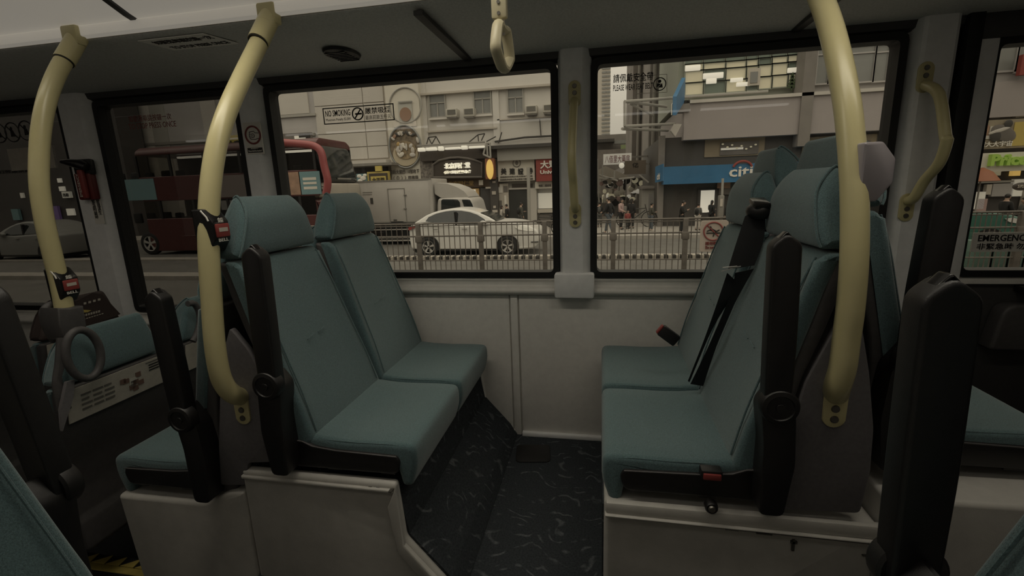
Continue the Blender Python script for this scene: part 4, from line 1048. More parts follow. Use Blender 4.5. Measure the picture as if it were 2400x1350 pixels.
a, b, c, d_ = rect((700, 526, 1014, 562), YT+.2); MB().box(a, b, YT+.2, YT+1.9, c, d_).build('chassis', 'black', t, smooth=0)
for px_ in (760, 1060): p = atY(px_, 548, YT); wheel(t, (p.x, YT+.05, ZR+.40), .40)
for py_ in (537, 556, 563):
    a, b, c, d_ = rect((835, py_, 975, py_+2.5), YT+.08); MB().box(a, b, YT+.06, YT+.1, c, d_).build('side_guard', 'truck_white', t, smooth=0)

# ---- red double-deck bus
YB_ = 16.6
bu = T('double_deck_bus', 'red double-deck bus with lit decks crossing the left windows', 'bus', (500, 595), YB_)
def brow(name, x0, x1, py0, py1, pxr, dep=2.4, m='bus_red', y=YB_, bev=0):
    z1, z0 = atY(pxr, py0, YB_).z, atY(pxr, py1, YB_).z
    return MB().box(x0, x1, y, y+dep, z0, z1, bev).build(name, m, bu, smooth=30 if bev else 0), z0, z1
xL, xR = -18.8, atY(745, 420, YB_).x
zz = dict(roof=atY(700, 331, YB_).z, ut=atY(700, 345, YB_).z, ub=atY(700, 399, YB_).z, lt=atY(700, 460, YB_).z, lb=atY(400, 512, YB_).z, sk=atY(400, 588, YB_).z)
zroof = zz['ut']
q = fillet([(YB_, zroof), (YB_+.02, zroof+.18), (YB_+.25, zroof+.34), (YB_+2.2, zroof+.34), (YB_+2.48, zroof+.18), (YB_+2.5, zroof)], .08)
MB().ext(q, 'x', xL, xR+.1, .06, 2).build('roof', 'bus_red', bu, smooth=40)
def band(name, za, zb_, m, y=YB_, dep=2.5, x1=None, x0=None): return MB().box(x0 or xL, x1 or xR, y, y+dep, zb_, za, .02, 1).build(name, m, bu)
mid = band('middle_panel', zz['ub'], zz['lt'], 'bus_red'); sk = band('skirt', zz['lb'], zz['sk'], 'bus_red')
band('deck_floor', zz['ub']-.2, zz['ub']-.35, 'black', YB_+.1, 2.3)
MB().box(xL, xR-.1, YB_+2.0, YB_+2.4, zz['sk'], zroof).build('far_side', mat('bus_inside', (.055, .045, .042), .7, noise=(1.2, .3)), bu, smooth=0)
# window panes and posts
for k, xx in enumerate([xL+i*1.62 for i in range(int((xR-xL)/1.62)+1)]):
    MB().box(xx-.05, xx+.05, YB_, YB_+.06, zz['ub'], zroof).build('window_post', 'black', bu, smooth=0)
    MB().box(xx+.75, xx+.85, YB_, YB_+.06, zz['lb'], zz['lt']).build('window_post', 'black', bu, smooth=0)
MB().box(xL, xR-.05, YB_+.03, YB_+.045, zz['ub'], zroof).build('upper_glazing', 'glass_bus', bu, smooth=0)
MB().box(xL, xR-.05, YB_+.03, YB_+.045, zz['lb'], zz['lt']).build('lower_glazing', 'glass_bus', bu, smooth=0)
x = xR-.35; k = 0
while x > xL+1.5:
    MB().box(x-1.42, x, YB_+.5, YB_+.62, zroof-.13, zroof-.05).build('interior_lamp', em('bus_lamp', (.7, .7, .6), .9, (1, .95, .84)) if k == 0 else bpy.data.materials['bus_lamp'], bu, smooth=0); x -= 1.62; k += 1
for px0, px1 in ((432, 505), (700, 738)):
    a, b, c, d_ = rect((px0, 470, px1, 492), YB_); MB().box(a, b, YB_+1.9, YB_+1.98, zz['lt']-.55, zz['lt']-.08).build('lit_far_window', 'lit_soft', bu, smooth=0)
rr = random.Random(11)
for zb0, n_, off in ((zz['lb'], 14, 0), (zz['ub'], 14, 12)):
    for k in range(n_):
        p = atY(288+k*33+off+rr.uniform(-4, 4), 495, YB_+1.2)
        MB().box(p.x-.20, p.x+.20, YB_+.5, YB_+.62, zb0-.2, zb0+.22+rr.uniform(-.03, .05), .05, 2).build('seat_back', 'cloth_black', bu)
# side advertisements between the decks
def adv(px0, px1, m, name='side_advert'):
    a, b, c, d_ = rect((px0, 405, px1, 458), YB_); return MB().box(a, b, YB_-.015, YB_+.01, zz['lt']+.06, zz['ub']-.06).build(name, m, bu, smooth=0), a, b
adv(668, 705, 'ad_tan'); o_, a, b = adv(703, 752, 'sign_teal'); za_, zb_ = zz['lt']+.06, zz['ub']-.06
for f0, f1 in ((.22, .34), (.44, .54), (.62, .74)): MB().box(a+(b-a)*.18, b-(b-a)*.18, YB_-.022, YB_-.014, lerp(za_, zb_, f0), lerp(za_, zb_, f1)).build('advert_print', 'sign_white', bu, smooth=0)
adv(225, 362, 'sign_teal'); adv(515, 575, mat('advert_grey', (.20, .17, .16), .6), 'side_advert')
# rounded front end
xR2 = xR
fr_ = [(xR-.3, zz['sk']), (xR+.42, zz['sk']), (xR+.48, zz['lb']), (xR+.42, zz['lt']-.1), (xR-.3, zz['lt']-.1)]
MB().ext(fillet(fr_, .10), 'y', YB_+.02, YB_+2.48, .15, 4).build('front_lower', 'bus_red', bu, smooth=50)
zf = zz['lt']-.1
MB().ext(fillet([(xR-.3, zf), (xR+.46, zf), (xR+.42, zf+.55), (xR-.3, zf+.62)], .08), 'y', YB_+.03, YB_+2.47, .15, 4).build('front_panel', mat('bus_front_pale', (.36, .33, .28), .5), bu, smooth=50)
q = fillet([(xR-.2, zf+.62), (xR+.40, zf+.58), (xR+.36, zf+.95), (xR+.26, zf+1.45), (xR+.10, zroof+.10), (xR-.2, zroof+.2)], .2)
MB().ext(q, 'y', YB_+.05, YB_+2.45, .3, 5).build('front_windscreen', 'car_glass', bu, smooth=60)
arm = [(660, 334), (700, 337), (735, 342), (752, 356), (760, 390), (768, 425), (764, 455)]
MB().tube(catmull([atY(u, v, YB_-.12) for u, v in arm], 5), .14, 12).build('corner_pillar', 'bus_arm', bu)
MB().box(xR+.40, xR+.44, YB_+.7, YB_+1.7, zf+.70, zf+.76).build('wiper', 'steel', bu, smooth=0)
for px_ in (350, 640): p = atY(px_, 560, YB_); wheel(bu, (p.x, YB_-.02, ZR+.48), .48)
MB().box(xL, xR, YB_+.05, YB_+2.4, ZR+.25, zz['sk']).build('underframe', 'black', bu, smooth=0)

# ================================================================== BUILDINGS
YL = 26.0
def bwin(par, r, Y, fm, pm, cols=2, transom=.35, fr=.07):
    """window frame with separate panes, the frame proud of the wall"""
    a, b, c, d_ = rect(r, Y); m = MB()
    for q in ((a-fr, a, c-fr, d_+fr), (b, b+fr, c-fr, d_+fr), (a, b, c-fr, c), (a, b, d_, d_+fr)): m.box(q[0], q[1], Y-.10, Y+.02, q[2], q[3])
    zt_ = d_-(d_-c)*transom
    if transom: m.box(a, b, Y-.08, Y+.02, zt_-.03, zt_+.03)
    for k in range(1, cols): xx = a+(b-a)*k/cols; m.box(xx-.03, xx+.03, Y-.08, Y+.02, c, zt_ if transom else d_)
    o = m.build('window', fm, par, smooth=0)
    if transom: MB().box(a, b, Y-.03, Y-.01, zt_, d_).build('pane', 'win_grey', o, smooth=0)
    for k in range(cols): MB().box(a+(b-a)*k/cols, a+(b-a)*(k+1)/cols, Y-.03, Y-.01, c, zt_ if transom else d_).build('pane', pm, o, smooth=0)
    return o
# B1: grey block behind the bus
t = T('office_block', 'mauve grey block with pale vertical bands behind the red bus', 'building', (400, 560), YL)
slab('wall', (-900, -300, 739, 560), YL, 4, 'clad_grey', t)
for r_ in ((330, 150, 352, 420), (475, 150, 510, 420), (640, 150, 718, 268)): slab('wall_band', r_, YL-.08, .1, 'clad', t)
for r_ in ((352, 150, 388, 420), (570, 150, 600, 420)): slab('recess_band', r_, YL-.05, .07, 'frame_grey', t)
slab('string_course', (640, 268, 739, 274), YL-.12, .15, 'frame_grey', t); slab('string_course', (200, 328, 739, 334), YL-.12, .15, 'steel', t)
t = T('dark_block', 'dark unlit block with a few small lit signs outside the far-left window', 'building', (60, 560), 25.0)
slab('wall', (-700, -100, 262, 575), 24.0, 1.5, 'dark_build', t)
for i, (r_, m_) in enumerate((((134, 418, 142, 428), 'lit_white'), ((138, 437, 150, 448), 'lit_white'), ((47, 452, 54, 464), 'lit_soft'), ((156, 489, 173, 505), 'lit_white'))): slab('lit_opening', r_, 23.9, .12, m_, t)
s_ = T('shop_sign', 'small white square sign on the dark block beyond the far-left window', 'sign', (155, 457), 23.8); slab('face', (145, 449, 164, 464), 23.8, .15, 'lit_soft', s_); words('lettering', '出租', (148, 453, 161, 461), 23.79, 'ink', s_)
s_ = T('shop_sign', 'violet upright sign on the dark block beside the leftmost pole', 'sign', (130, 500), 23.8); slab('face', (122, 483, 138, 524), 23.8, .15, em('violet', (.20, .13, .34), .05), s_)
s_ = T('shop_sign', 'small teal upright sign at the far left of the dark block', 'sign', (35, 505), 23.8); slab('face', (28, 490, 44, 516), 23.8, .15, 'sign_teal', s_)
s_ = T('shop_sign', 'yellow street sign with two dark characters behind the second pole', 'sign', (548, 330), YL-.5)
slab('face', (528, 317, 568, 346), YL-.6, .62, em('yellow_lit', (.46, .38, .08), .03), s_); slab('upper_strip', (528, 317, 566, 325), YL-.63, .05, 'hazard', s_); words('lettering', '大窩', (534, 329, 564, 344), YL-.62, 'ink', s_, .03)
s_ = T('billboard', 'brown roof-level billboard strip above the bus front', 'sign', (690, 322), YL-1.2)
slab('face', (648, 312, 727, 333), YL-1.2, .25, 'brown_build', s_); slab('lit_patch', (690, 318, 716, 330), YL-1.23, .05, 'lit_soft', s_); slab('dark_patch', (700, 313, 726, 322), YL-1.24, .05, 'ink', s_)

# B2: beige clad block
t = T('clad_building', 'windowless block clad in large beige panels left of the upright food sign', 'building', (830, 500), YL)
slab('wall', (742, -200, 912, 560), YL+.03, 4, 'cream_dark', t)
xs = [atY(p, 300, YL).x for p in (743, 857, 906)]; zs = [atY(800, p, YL).z for p in (130, 190, 246, 313, 347, 376)]
for i in range(2):
    for j in range(5): MB().box(xs[i]+.02, xs[i+1]-.02, YL-.04, YL+.04, zs[j+1]+.02, zs[j]-.02, .008, 1).build('cladding_panel', 'clad', t)
slab('awning_edge', (800, 376, 905, 383), YL-1.1, 1.1, 'clad', t); slab('awning_roof', (795, 383, 918, 389), YL-1.5, 1.5, 'steel', t)
slab('shopfront', (742, 389, 912, 540), YL-.2, .2, 'dark_build', t)
s_ = T('shop_sign', 'small yellow box sign with characters above the white truck', 'sign', (887, 410), YL-1.8)
slab('frame', (861, 402, 911, 428), YL-1.8, .2, 'sign_yellow', s_); slab('wall_arm', (884, 404, 890, 410), YL-1.6, 1.45, 'steel', s_); slab('face', (865, 406, 908, 428), YL-1.85, .07, 'sign_dark', s_); slab('yellow_panel', (869, 413, 904, 428), YL-1.9, .06, 'hazard', s_); words('lettering', '大王酒', (872, 416, 901, 427), YL-1.92, 'sign_dark', s_, .02)
slab('top_lamp', (879, 389, 893, 401), YL-1.85, .15, 'hazard', s_)
s_ = T('shop_sign', 'pale blue and white picture sign above the white truck', 'sign', (848, 415), YL-1.7); slab('face', (836, 407, 860, 428), YL-1.7, .15, 'sign_teal', s_); slab('wall_arm', (846, 410, 851, 415), YL-1.55, 1.4, 'steel', s_)
for k, (u, v, r_) in enumerate(((842, 413, .14), (851, 418, .17), (844, 424, .15), (855, 411, .12))):
    p = atY(u, v, YL-1.72); MB().ell(p, (r_, .02, r_*.7)).build('white_patch', 'white', s_)

# upright food sign
s_ = T('food_billboard', 'tall cream upright sign with round pictures of a drink and a bowl of food', 'sign', (946, 440), YL-.5)
slab('board', (908, 150, 986, 430), YL-.5, .45, 'sign_white', s_)
def disc(name, px, rp, m, Y, par, sx=1, sy=1):
    p = atY(*px, Y); r_ = rp/F_PX*Y*1.02; mm = MB().lathe([(0, 0), (r_, 0), (r_, .03), (0, .03)], p, (0, 1, 0), 32)
    for v in mm.bm.verts: v.co.x = p.x+(v.co.x-p.x)*sx; v.co.z = p.z+(v.co.z-p.z)*sy
    return mm.build(name, m, par)
mb = ring(MB(), atY(950, 247, YL-.53), X, Z, .92, .05); mb.build('faint_ring', 'frame_grey', s_)
slab('drink_saucer', (922, 285, 976, 297), YL-.55, .04, 'cream', s_); slab('drink_glass', (934, 236, 966, 290), YL-.56, .04, mat('drink_glass', (.42, .42, .38), .6), s_); disc('tea', (950, 268), 14, mat('tea_brown', (.27, .165, .11), .6), YL-.60, s_, 1, 1.1); slab('drink_rim', (934, 238, 966, 241), YL-.62, .03, 'steel', s_)
disc('tray', (949, 344), 38, mat('tray_brown', (.17, .135, .095), .7, noise=(5, .5)), YL-.55, s_, 1, 1.22)
mb = ring(MB(), atY(949, 344, YL-.58), X, Z, .93, .05, sx=1, sy=1.22); mb.build('tray_rim', 'win_grey', s_)
disc('bowl', (950, 362), 31, mat('bowl_cream', (.45, .39, .28), .7), YL-.60, s_, 1, .85); disc('soup', (950, 352), 26, mat('soup_brown', (.26, .20, .12), .7, noise=(4, .5)), YL-.64, s_, 1, .78)
rr = random.Random(4)
for k in range(15):
    p = atY(950+rr.uniform(-21, 21), 350+rr.uniform(-14, 14), YL-.68); MB().ell(p, (rr.uniform(.10, .20), .02, rr.uniform(.06, .12)), 8, 6, Matrix.Rotation(rr.uniform(0, 3), 3, 'Y')).build('food_piece', rr.choice(['sign_white', 'gold', 'bowl_cream' if False else 'clad', 'cream_dark']), s_)
for k in range(12):
    an = rr.uniform(3.4, 6.1); p = atY(949+math.cos(an)*30, 332+math.sin(an)*26*.8, YL-.60); MB().ell(p, (rr.uniform(.10, .22), .02, .08), 8, 6, Matrix.Rotation(rr.uniform(0, 3), 3, 'Y')).build('food_piece', rr.choice(['iron', 'clad', 'cream_dark', 'ad_tan']), s_)
words('lettering', '皇后大道西118號地下', (914, 397, 982, 407), YL-.53, 'ink_grey', s_)
words('lettering', '〈〈〈〉〉〉四車場', (914, 412, 980, 421), YL-.53, 'ink_grey', s_)

# B4: cream block with windows
t = T('apartment_building', 'old cream plastered building with three windows above a row of shops', 'building', (1150, 500), YL)
slab('wall', (984, -300, 1398, 545), YL, 6, 'cream_wall', t)
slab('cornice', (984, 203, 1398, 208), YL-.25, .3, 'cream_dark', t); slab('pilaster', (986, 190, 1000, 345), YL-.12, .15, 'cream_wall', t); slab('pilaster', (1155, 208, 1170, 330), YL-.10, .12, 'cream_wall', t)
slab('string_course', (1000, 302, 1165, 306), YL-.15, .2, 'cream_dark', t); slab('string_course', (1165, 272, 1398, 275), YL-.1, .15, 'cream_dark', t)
for r_, nc in (((1009, 224, 1043, 274), 2), ((1113, 213, 1150, 266), 2), ((1192, 210, 1225, 264), 2)): bwin(t, r_, YL, 'frame_grey', 'win_grey', nc)
for r_ in ((1005, 276, 1048, 280), (1110, 268, 1153, 272), (1188, 266, 1229, 270)): slab('sill', r_, YL-.2, .25, 'cream_wall', t)
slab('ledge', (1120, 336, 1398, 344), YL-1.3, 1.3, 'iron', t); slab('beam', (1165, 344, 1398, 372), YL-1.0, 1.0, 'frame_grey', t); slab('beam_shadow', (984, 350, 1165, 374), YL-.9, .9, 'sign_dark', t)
for k, (r_, lab) in enumerate((((1045, 254, 1070, 274), 'window air conditioner below the first window of the cream building'), ((1085, 252, 1111, 273), 'window air conditioner left of the middle window of the cream building'), ((1231, 246, 1258, 266), 'window air conditioner right of the third window of the cream building'), ((1272, 243, 1297, 263), 'last window air conditioner of the row, by the black window gasket'))):
    a_ = T('air_conditioner', lab, 'air conditioner', ((r_[0]+r_[2])/2, r_[3]), YL-.4, 'air conditioners on the cream building')
    slab('casing', r_, YL-.55, .6, 'ac_white', a_, .03); slab('grille', (r_[0]+3, r_[1]+3, r_[2]-3, r_[3]-6), YL-.58, .05, 'ac_grill', a_); slab('bracket', (r_[0]+2, r_[3], r_[2]-2, r_[3]+3), YL-.5, .5, 'steel', a_)
mb = MB(); line(mb, [atY(1268, 320, YL-.1), atY(1265, 280, YL-.1)], .03); line(mb, [atY(1160, 332, YL-.2), atY(1230, 322, YL-.2), atY(1300, 318, YL-.2)], .05)
tag(mb.build('cable_run', 'iron'), 'dark cables sagging along the front of the cream building', 'cable')
# lamps and brackets over the arch shop
la = T('sign_lamp_row', 'row of white flood lamps on a bar above the arched shop sign', 'lamp', (1060, 345), YL-1.6)
for k, r_ in enumerate(((978, 346, 994, 355), (998, 345, 1022, 353), (1026, 343, 1038, 353), (1042, 345, 1078, 350), (1080, 341, 1094, 350), (1098, 342, 1136, 347))): slab('lamp', r_, YL-1.6, .25, 'lit_white', la, .04)
mb = MB(); line(mb, [atY(978, 342, YL-1.5), atY(1136, 333, YL-1.5)], .05); mb.build('bar', 'steel', la)
mb = MB()
for q in (((1000, 338), (1004, 322)), ((1004, 322), (1022, 320)), ((1022, 320), (1012, 338)), ((1004, 322), (1012, 338)), ((1022, 320), (1032, 338)), ((1096, 336), (1120, 316)), ((1120, 316), (1122, 334)), ((1120, 316), (1136, 313)), ((1136, 313), (1128, 330)), ((1140, 332), (1162, 320)), ((1168, 336), (1176, 310))): line(mb, [atY(*q[0], YL-1.3), atY(*q[1], YL-1.3)], .03)
tag(mb.build('sign_bracket', 'iron'), 'thin welded steel brackets standing on the lamp bar above the shops', 'bracket')
mb = MB()
for q in (((1140, 335), (1133, 362)), ((1141, 335), (1143, 368)), ((1148, 336), (1150, 370)), ((1133, 362), (1150, 370)), ((1140, 335), (1150, 336))): line(mb, [atY(*q[0], YL-1.5), atY(*q[1], YL-1.5)], .05)
line(mb, [atY(1141, 336, YL-1.5), atY(1141, 336, YL-1.5)+Vector((0, .5, 0))], .05)
tag(mb.build('empty_sign_cage', 'frame_grey'), 'pale empty steel sign frame hanging beside the arched sign', 'frame')
# arched sign
s_ = T('arched_sign', 'dark arched shop sign with glowing white characters', 'sign', (1070, 410), YL-.9)
P_ = [(lambda p: (p.x, p.z))(atY(u, v, YL-.9)) for u, v in [(1015, 416), (1015, 386), (1030, 376), (1055, 370), (1075, 369), (1095, 371), (1115, 376), (1130, 382), (1130, 415)]]
MB().ext(P_, 'y', YL-.9, YL-.6, .03, 1).build('face', 'sign_dark', s_)
m = MB(); line(m, [(p[0], YL-.93, p[1]) for p in P_]+[(P_[0][0], YL-.93, P_[0][1])], .06); m.build('moulding', 'brown_build', s_)
lw = em('neon_white', (.75, .72, .62), .55, (1, .95, .80))
words('lettering', '北京同仁堂', (1041, 381, 1102, 395), YL-.98, lw, s_, .035, .06); words('lettering', '參茸藥材', (1040, 399, 1104, 407), YL-.98, lw, s_, .05, .06)
s_ = T('stone_relief', 'rough speckled stone facing beside the arched sign', 'facing', (1000, 400), YL-.6)
slab('backing', (985, 366, 1015, 420), YL-.6, .3, mat('stone_speckle', (.20, .18, .16), .8, noise=(7, .7), bump=(6, .8)), s_); slab('backing', (1015, 366, 1040, 378), YL-.5, .2, bpy.data.materials['stone_speckle'], s_)
s_ = T('lantern_sign', 'orange brown box sign with an amber glow beside the arched sign', 'sign', (1147, 415), YL-1.2)
slab('box', (1137, 371, 1158, 420), YL-1.3, .5, 'sign_orange', s_, .03); p = atY(1148, 397, YL-1.34); MB().ell(p, (.20, .04, .52)).build('glow_figure', 'lit_amber', s_)
s_ = T('shop_entrance', 'warm lit shop entrance under the arched sign with gold lettering', 'shop', (1090, 540), YL-.3)
slab('fascia', (1015, 418, 1170, 440), YL-.5, .5, mat('fascia_brown', (.10, .065, .04), .6), s_); words('lettering', '北京同仁堂', (1050, 424, 1110, 436), YL-.52, 'gold', s_, .02)
slab('interior', (1000, 440, 1170, 545), YL-.15, .1, 'sign_dark', s_)
for k, r_ in enumerate(((1086, 442, 1124, 520), )): slab('gold_display', r_, YL-.25, .1, 'lit_gold', s_)
for k in range(7): slab('display_rib', (1090+k*5, 456, 1092+k*5, 520), YL-.32, .08, 'gold', s_)
slab('lit_shelf', (1100, 444, 1114, 452), YL-.36, .1, 'lit_white', s_); slab('column', (1128, 440, 1150, 545), YL-.5, .4, 'dark_build', s_); slab('column', (1150, 420, 1168, 545), YL-.7, .6, 'dark_stone', s_)
for r_ in ((1122, 422, 1132, 434), (1138, 438, 1150, 442), (1153, 448, 1162, 456), (1156, 482, 1162, 488), (1154, 492, 1166, 498), (1154, 424, 1161, 429)): slab('notice', r_, YL-.74, .04, 'paper', s_)
# white board sign
s_ = T('board_sign', 'pale board sign with four dark characters above a doorway', 'sign', (1210, 420), YL-.7)
slab('board', (1167, 371, 1253, 424), YL-.7, .3, 'sign_white', s_); mb = ring(MB(), atY(1211, 382, YL-.72), X, Z, .20, .025); mb.ell(atY(1211, 382, YL-.72), (.08, .01, .11)); mb.build('emblem', 'ink_grey', s_)
for ch, r_ in (('美', (1174, 394, 1187, 409)), ('建', (1194, 394, 1207, 409)), ('證', (1214, 394, 1227, 409)), ('券', (1238, 393, 1249, 408))): words('lettering', ch, r_, YL-.72, 'ink', s_, .02)
words('small_print', '美建證券有限公司大廈地下閣樓', (1172, 412, 1248, 415), YL-.72, 'ink_grey', s_); words('small_print', '美建證券有限公司大廈地下閣樓電話', (1172, 418, 1249, 422), YL-.72, 'ink_grey', s_)
s_ = T('stair_entrance', 'grey doorway with a transom below the pale board sign', 'doorway', (1210, 540), YL-.2)
slab('surround', (1167, 424, 1262, 545), YL-.3, .3, 'frame_grey', s_); slab('opening', (1192, 444, 1240, 545), YL-.33, .05, 'win_dark', s_); slab('transom', (1200, 431, 1248, 439), YL-.36, .05, 'sign_dark', s_); slab('lintel', (1192, 440, 1240, 444), YL-.40, .1, 'clad', s_)
slab('lit_poster', (1168, 430, 1192, 500), YL-.42, .1, 'paper', s_)
for r_ in ((1168, 432, 1178, 452), (1180, 436, 1190, 450), (1170, 470, 1176, 486), (1182, 458, 1187, 480)): slab('poster_print', r_, YL-.45, .04, rr.choice(['white', 'ink_grey', 'lit_soft']), s_)
s_ = T('red_sign', 'red sign with white lettering beside the right edge of the middle window', 'sign', (1280, 420), YL-.9)
slab('face', (1256, 365, 1330, 424), YL-.9, .3, 'sign_red', s_); words('lettering', '大眾', (1266, 376, 1306, 395), YL-.93, 'white', s_, .03); words('lettering', 'Universal', (1266, 398, 1322, 407), YL-.93, 'white', s_, .03)
s_ = T('shop_entrance', 'pale lit shop window under the red sign', 'shop', (1280, 540), YL-.3)
slab('fascia', (1254, 425, 1330, 441), YL-.6, .5, 'sign_white', s_); words('lettering', '地鐵二樓商場', (1262, 432, 1292, 438), YL-.63, 'ink_grey', s_)
slab('pier', (1240, 441, 1258, 545), YL-.5, .4, 'clad', s_); slab('lit_window', (1260, 452, 1330, 488), YL-.3, .2, 'lit_soft', s_); slab('counter', (1260, 490, 1330, 498), YL-.5, .3, 'paper', s_); slab('dado', (1258, 502, 1330, 545), YL-.4, .3, 'brown_build', s_)
s_ = tag(MB().tube([atY(1241, 540, YL-1.6), atY(1238, 392, YL-1.6)], .09, 10).build('sign_pole', 'frame_grey'), 'pale slim pole standing before the board sign doorway', 'pole')

# ---- alley: tower, sky, weathered sides, stalls
t = T('tower_block', 'tall pale tower block with a grid of small windows at the end of the alley', 'building', (1418, 330), 70)
slab('wall', (1330, -200, 1432, 330), 70, 12, mat('tower_pale', (.46, .43, .38), .8), t)
a, b, c, d_ = rect((1409, -100, 1430, 320), 70); nz_ = 44
wm = None
for i in range(2):
    for j in range(nz_):
        xx = lerp(a, b, .12+.5*i); z_ = lerp(c, d_, (j+.3)/nz_)
        if wm is None: wm = MB().box(0, .55, 69.9, 70.05, 0, (d_-c)/nz_*.45).build('window', 'win_grey', t, smooth=0); o_ = wm; base = Vector(o_.location)
        else: o_ = wm.copy(); COL.objects.link(o_); o_.parent = t
        o_.location = Vector((xx, 0, z_))
t = T('alley_building', 'weathered grey brown building along the alley with pipes down its side', 'building', (1505, 520), 40)
slab('wall', (1484, -200, 1530, 560), 40, 10, 'brown_build', t); slab('wall', (1524, -200, 1580, 560), 34, 14, 'grey_build', t)
for px_ in (1497, 1512, 1533, 1547): p = atY(px_, 250, 33.8 if px_ > 1524 else 39.8); MB().tube([(p.x, p.y, -1), (p.x, p.y, 16)], .12, 8).build('pipe', 'steel' if px_ % 2 else 'frame_grey', t)
for r_ in ((1503, 120, 1512, 150), (1503, 200, 1512, 215), (1500, 250, 1512, 280)): slab('window', r_, 39.9, .15, 'win_dark', t)
t = T('market_hall', 'low grey roofs and hoardings at the far end of the alley', 'building', (1440, 450), 55)
slab('wall', (1380, 315, 1490, 420), 56, 3, 'grey_build', t); slab('roof', (1385, 326, 1440, 333), 54, 3, 'iron', t); slab('hoarding', (1440, 328, 1486, 336), 54.5, 1, 'win_grey', t); slab('green_hoarding', (1455, 339, 1478, 350), 54, .3, mat('hoarding_green', (.20, .25, .12), .7), t); slab('lower_wall', (1380, 350, 1490, 520), 53, 2, 'brown_build', t)
s_ = T('hanging_sign', 'pale lit banner sign with red marks hanging over the alley', 'sign', (1448, 372), 30)
slab('face', (1414, 360, 1480, 385), 30, .25, 'lit_soft', s_); MB().box(atY(1478, 368, 30.1).x, 2.78, 30.05, 30.15, atY(1478, 368, 30.1).z-.05, atY(1478, 368, 30.1).z+.05).build('wall_arm', 'steel', s_); words('lettering', '八佰里大藥房', (1418, 364, 1476, 381), 29.97, 'ink_red', s_)
s_ = T('hanging_sign', 'brown unlit sign below the pale banner over the alley', 'sign', (1490, 395), 29); slab('face', (1464, 376, 1514, 408), 29, .25, mat('sign_umber', (.16, .13, .10), .7), s_); MB().box(atY(1512, 384, 29.1).x, 2.78, 29.05, 29.15, atY(1512, 384, 29.1).z-.05, atY(1512, 384, 29.1).z+.05).build('wall_arm', 'steel', s_); words('lettering', '亿', (1482, 381, 1496, 392), 28.97, 'ink', s_)
s_ = T('street_lamp', 'round glowing lamp below the pale banner sign', 'lamp', (1457, 388), 28.5); MB().ell(atY(1457, 388, 28.5), (.16, .16, .16)).build('globe', 'lit_white', s_); mb = MB(); line(mb, [atY(1457, 386, 28.5), atY(1457, 384, 29.2), atY(1470, 384, 29.2)], .03); mb.build('stem', 'iron', s_)
# stalls in the alley: each its own canopy, posts and goods
for k, (px_, Y, wd_, lab) in enumerate(((1418, 33, 3.0, 'first market stall at the left side of the alley, white canopy'), (1452, 37, 3.0, 'second market stall deeper in the alley'), (1478, 35.2, 1.9, 'third market stall under the brown sign, hung with goods'))):
    p = atZ(px_, 500, ZP) if False else atY(px_, 470, Y); s_ = thing('market_stall', lab, 'stall', (p.x, Y, ZP))
    MB().ext([(p.x-wd_/2, 1.6), (p.x, 2.3), (p.x+wd_/2, 1.6), (p.x+wd_/2, 1.5), (p.x-wd_/2, 1.5)], 'y', Y-.8, Y+1.2).build('canopy', 'paper' if k == 0 else 'clad_grey', s_, smooth=0)
    for sx in (-1, 1): MB().tube([(p.x+sx*wd_*.45, Y-.7, ZP), (p.x+sx*wd_*.45, Y-.7, 1.5)], .04, 6).build('post', 'steel', s_)
    MB().box(p.x-wd_*.45, p.x+wd_*.45, Y-.3, Y+.8, ZP, -.1).build('counter', 'grey_build', s_, smooth=0)
    for i in range(26):
        q = Vector((p.x+rr.uniform(-.42, .42)*wd_, Y-.5+rr.uniform(0, .3), rr.uniform(-.1, 1.5))); MB().ell(q, (rr.uniform(.12, .28), .1, rr.uniform(.12, .26)), 7, 5).build('hung_goods', rr.choice(['cloth_black', 'cloth_grey', 'sign_white', 'lit_soft', 'cloth_pink', 'brown_build', 'lit_cream']), s_)
mb = MB()
for q in (((1400, 372), (1404, 480)), ((1404, 410), (1448, 424)), ((1412, 418), (1412, 385)), ((1404, 418), (1440, 418)), ((1450, 420), (1487, 416)), ((1498, 410), (1520, 428)), ((1440, 400), (1440, 418))): line(mb, [atY(*q[0], 27), atY(*q[1], 27)], .05)
tag(mb.build('pipe_frame', 'frame_grey'), 'pale pipe framework at the mouth of the alley', 'frame')
# steel cage of the empty projecting sign
mb = MB()
C3 = lambda u, v, Y: atY(u, v, Y)
for q in (((1464, 238, 21), (1571, 230, 24)), ((1464, 238, 21), (1464, 296, 21)), ((1464, 296, 21), (1582, 290, 24)), ((1464, 238, 21), (1562, 250, 24.5)), ((1475, 242, 21.6), (1530, 270, 23.5)), ((1458, 302, 21), (1565, 306, 24.5)), ((1571, 230, 24), (1800, 214, 24))): line(mb, [C3(*q[0]), C3(*q[1])], .06)
tag(mb.build('sign_cage', 'frame_grey'), 'empty projecting sign cage of pale steel bars over the alley mouth', 'frame')
s_ = T('projecting_sign', 'blue and white projecting sign seen nearly edge-on above the alley corner', 'sign', (1592, 260), 22.5)
p = [atY(*q, 22.8) for q in ((1573, 222), (1598, 178), (1596, 225), (1574, 268))]
A_ = [C3(1577, 226, 22.2), C3(1598, 182, 23.6), C3(1596, 238, 23.6), C3(1576, 270, 22.2)]
MB().plate(A_, .18, (1, .4, 0)).build('panel', 'sign_blue', s_, smooth=0)
mid1, mid2 = A_[0].lerp(A_[3], .38), A_[1].lerp(A_[2], .62)
MB().plate([v+Vector((-.03, -.02, 0)) for v in (A_[0].lerp(A_[3], .42), A_[1].lerp(A_[2], .60), A_[2], A_[3])], .03, (-1, -.4, 0)).build('white_field', 'sign_white', s_, smooth=0)
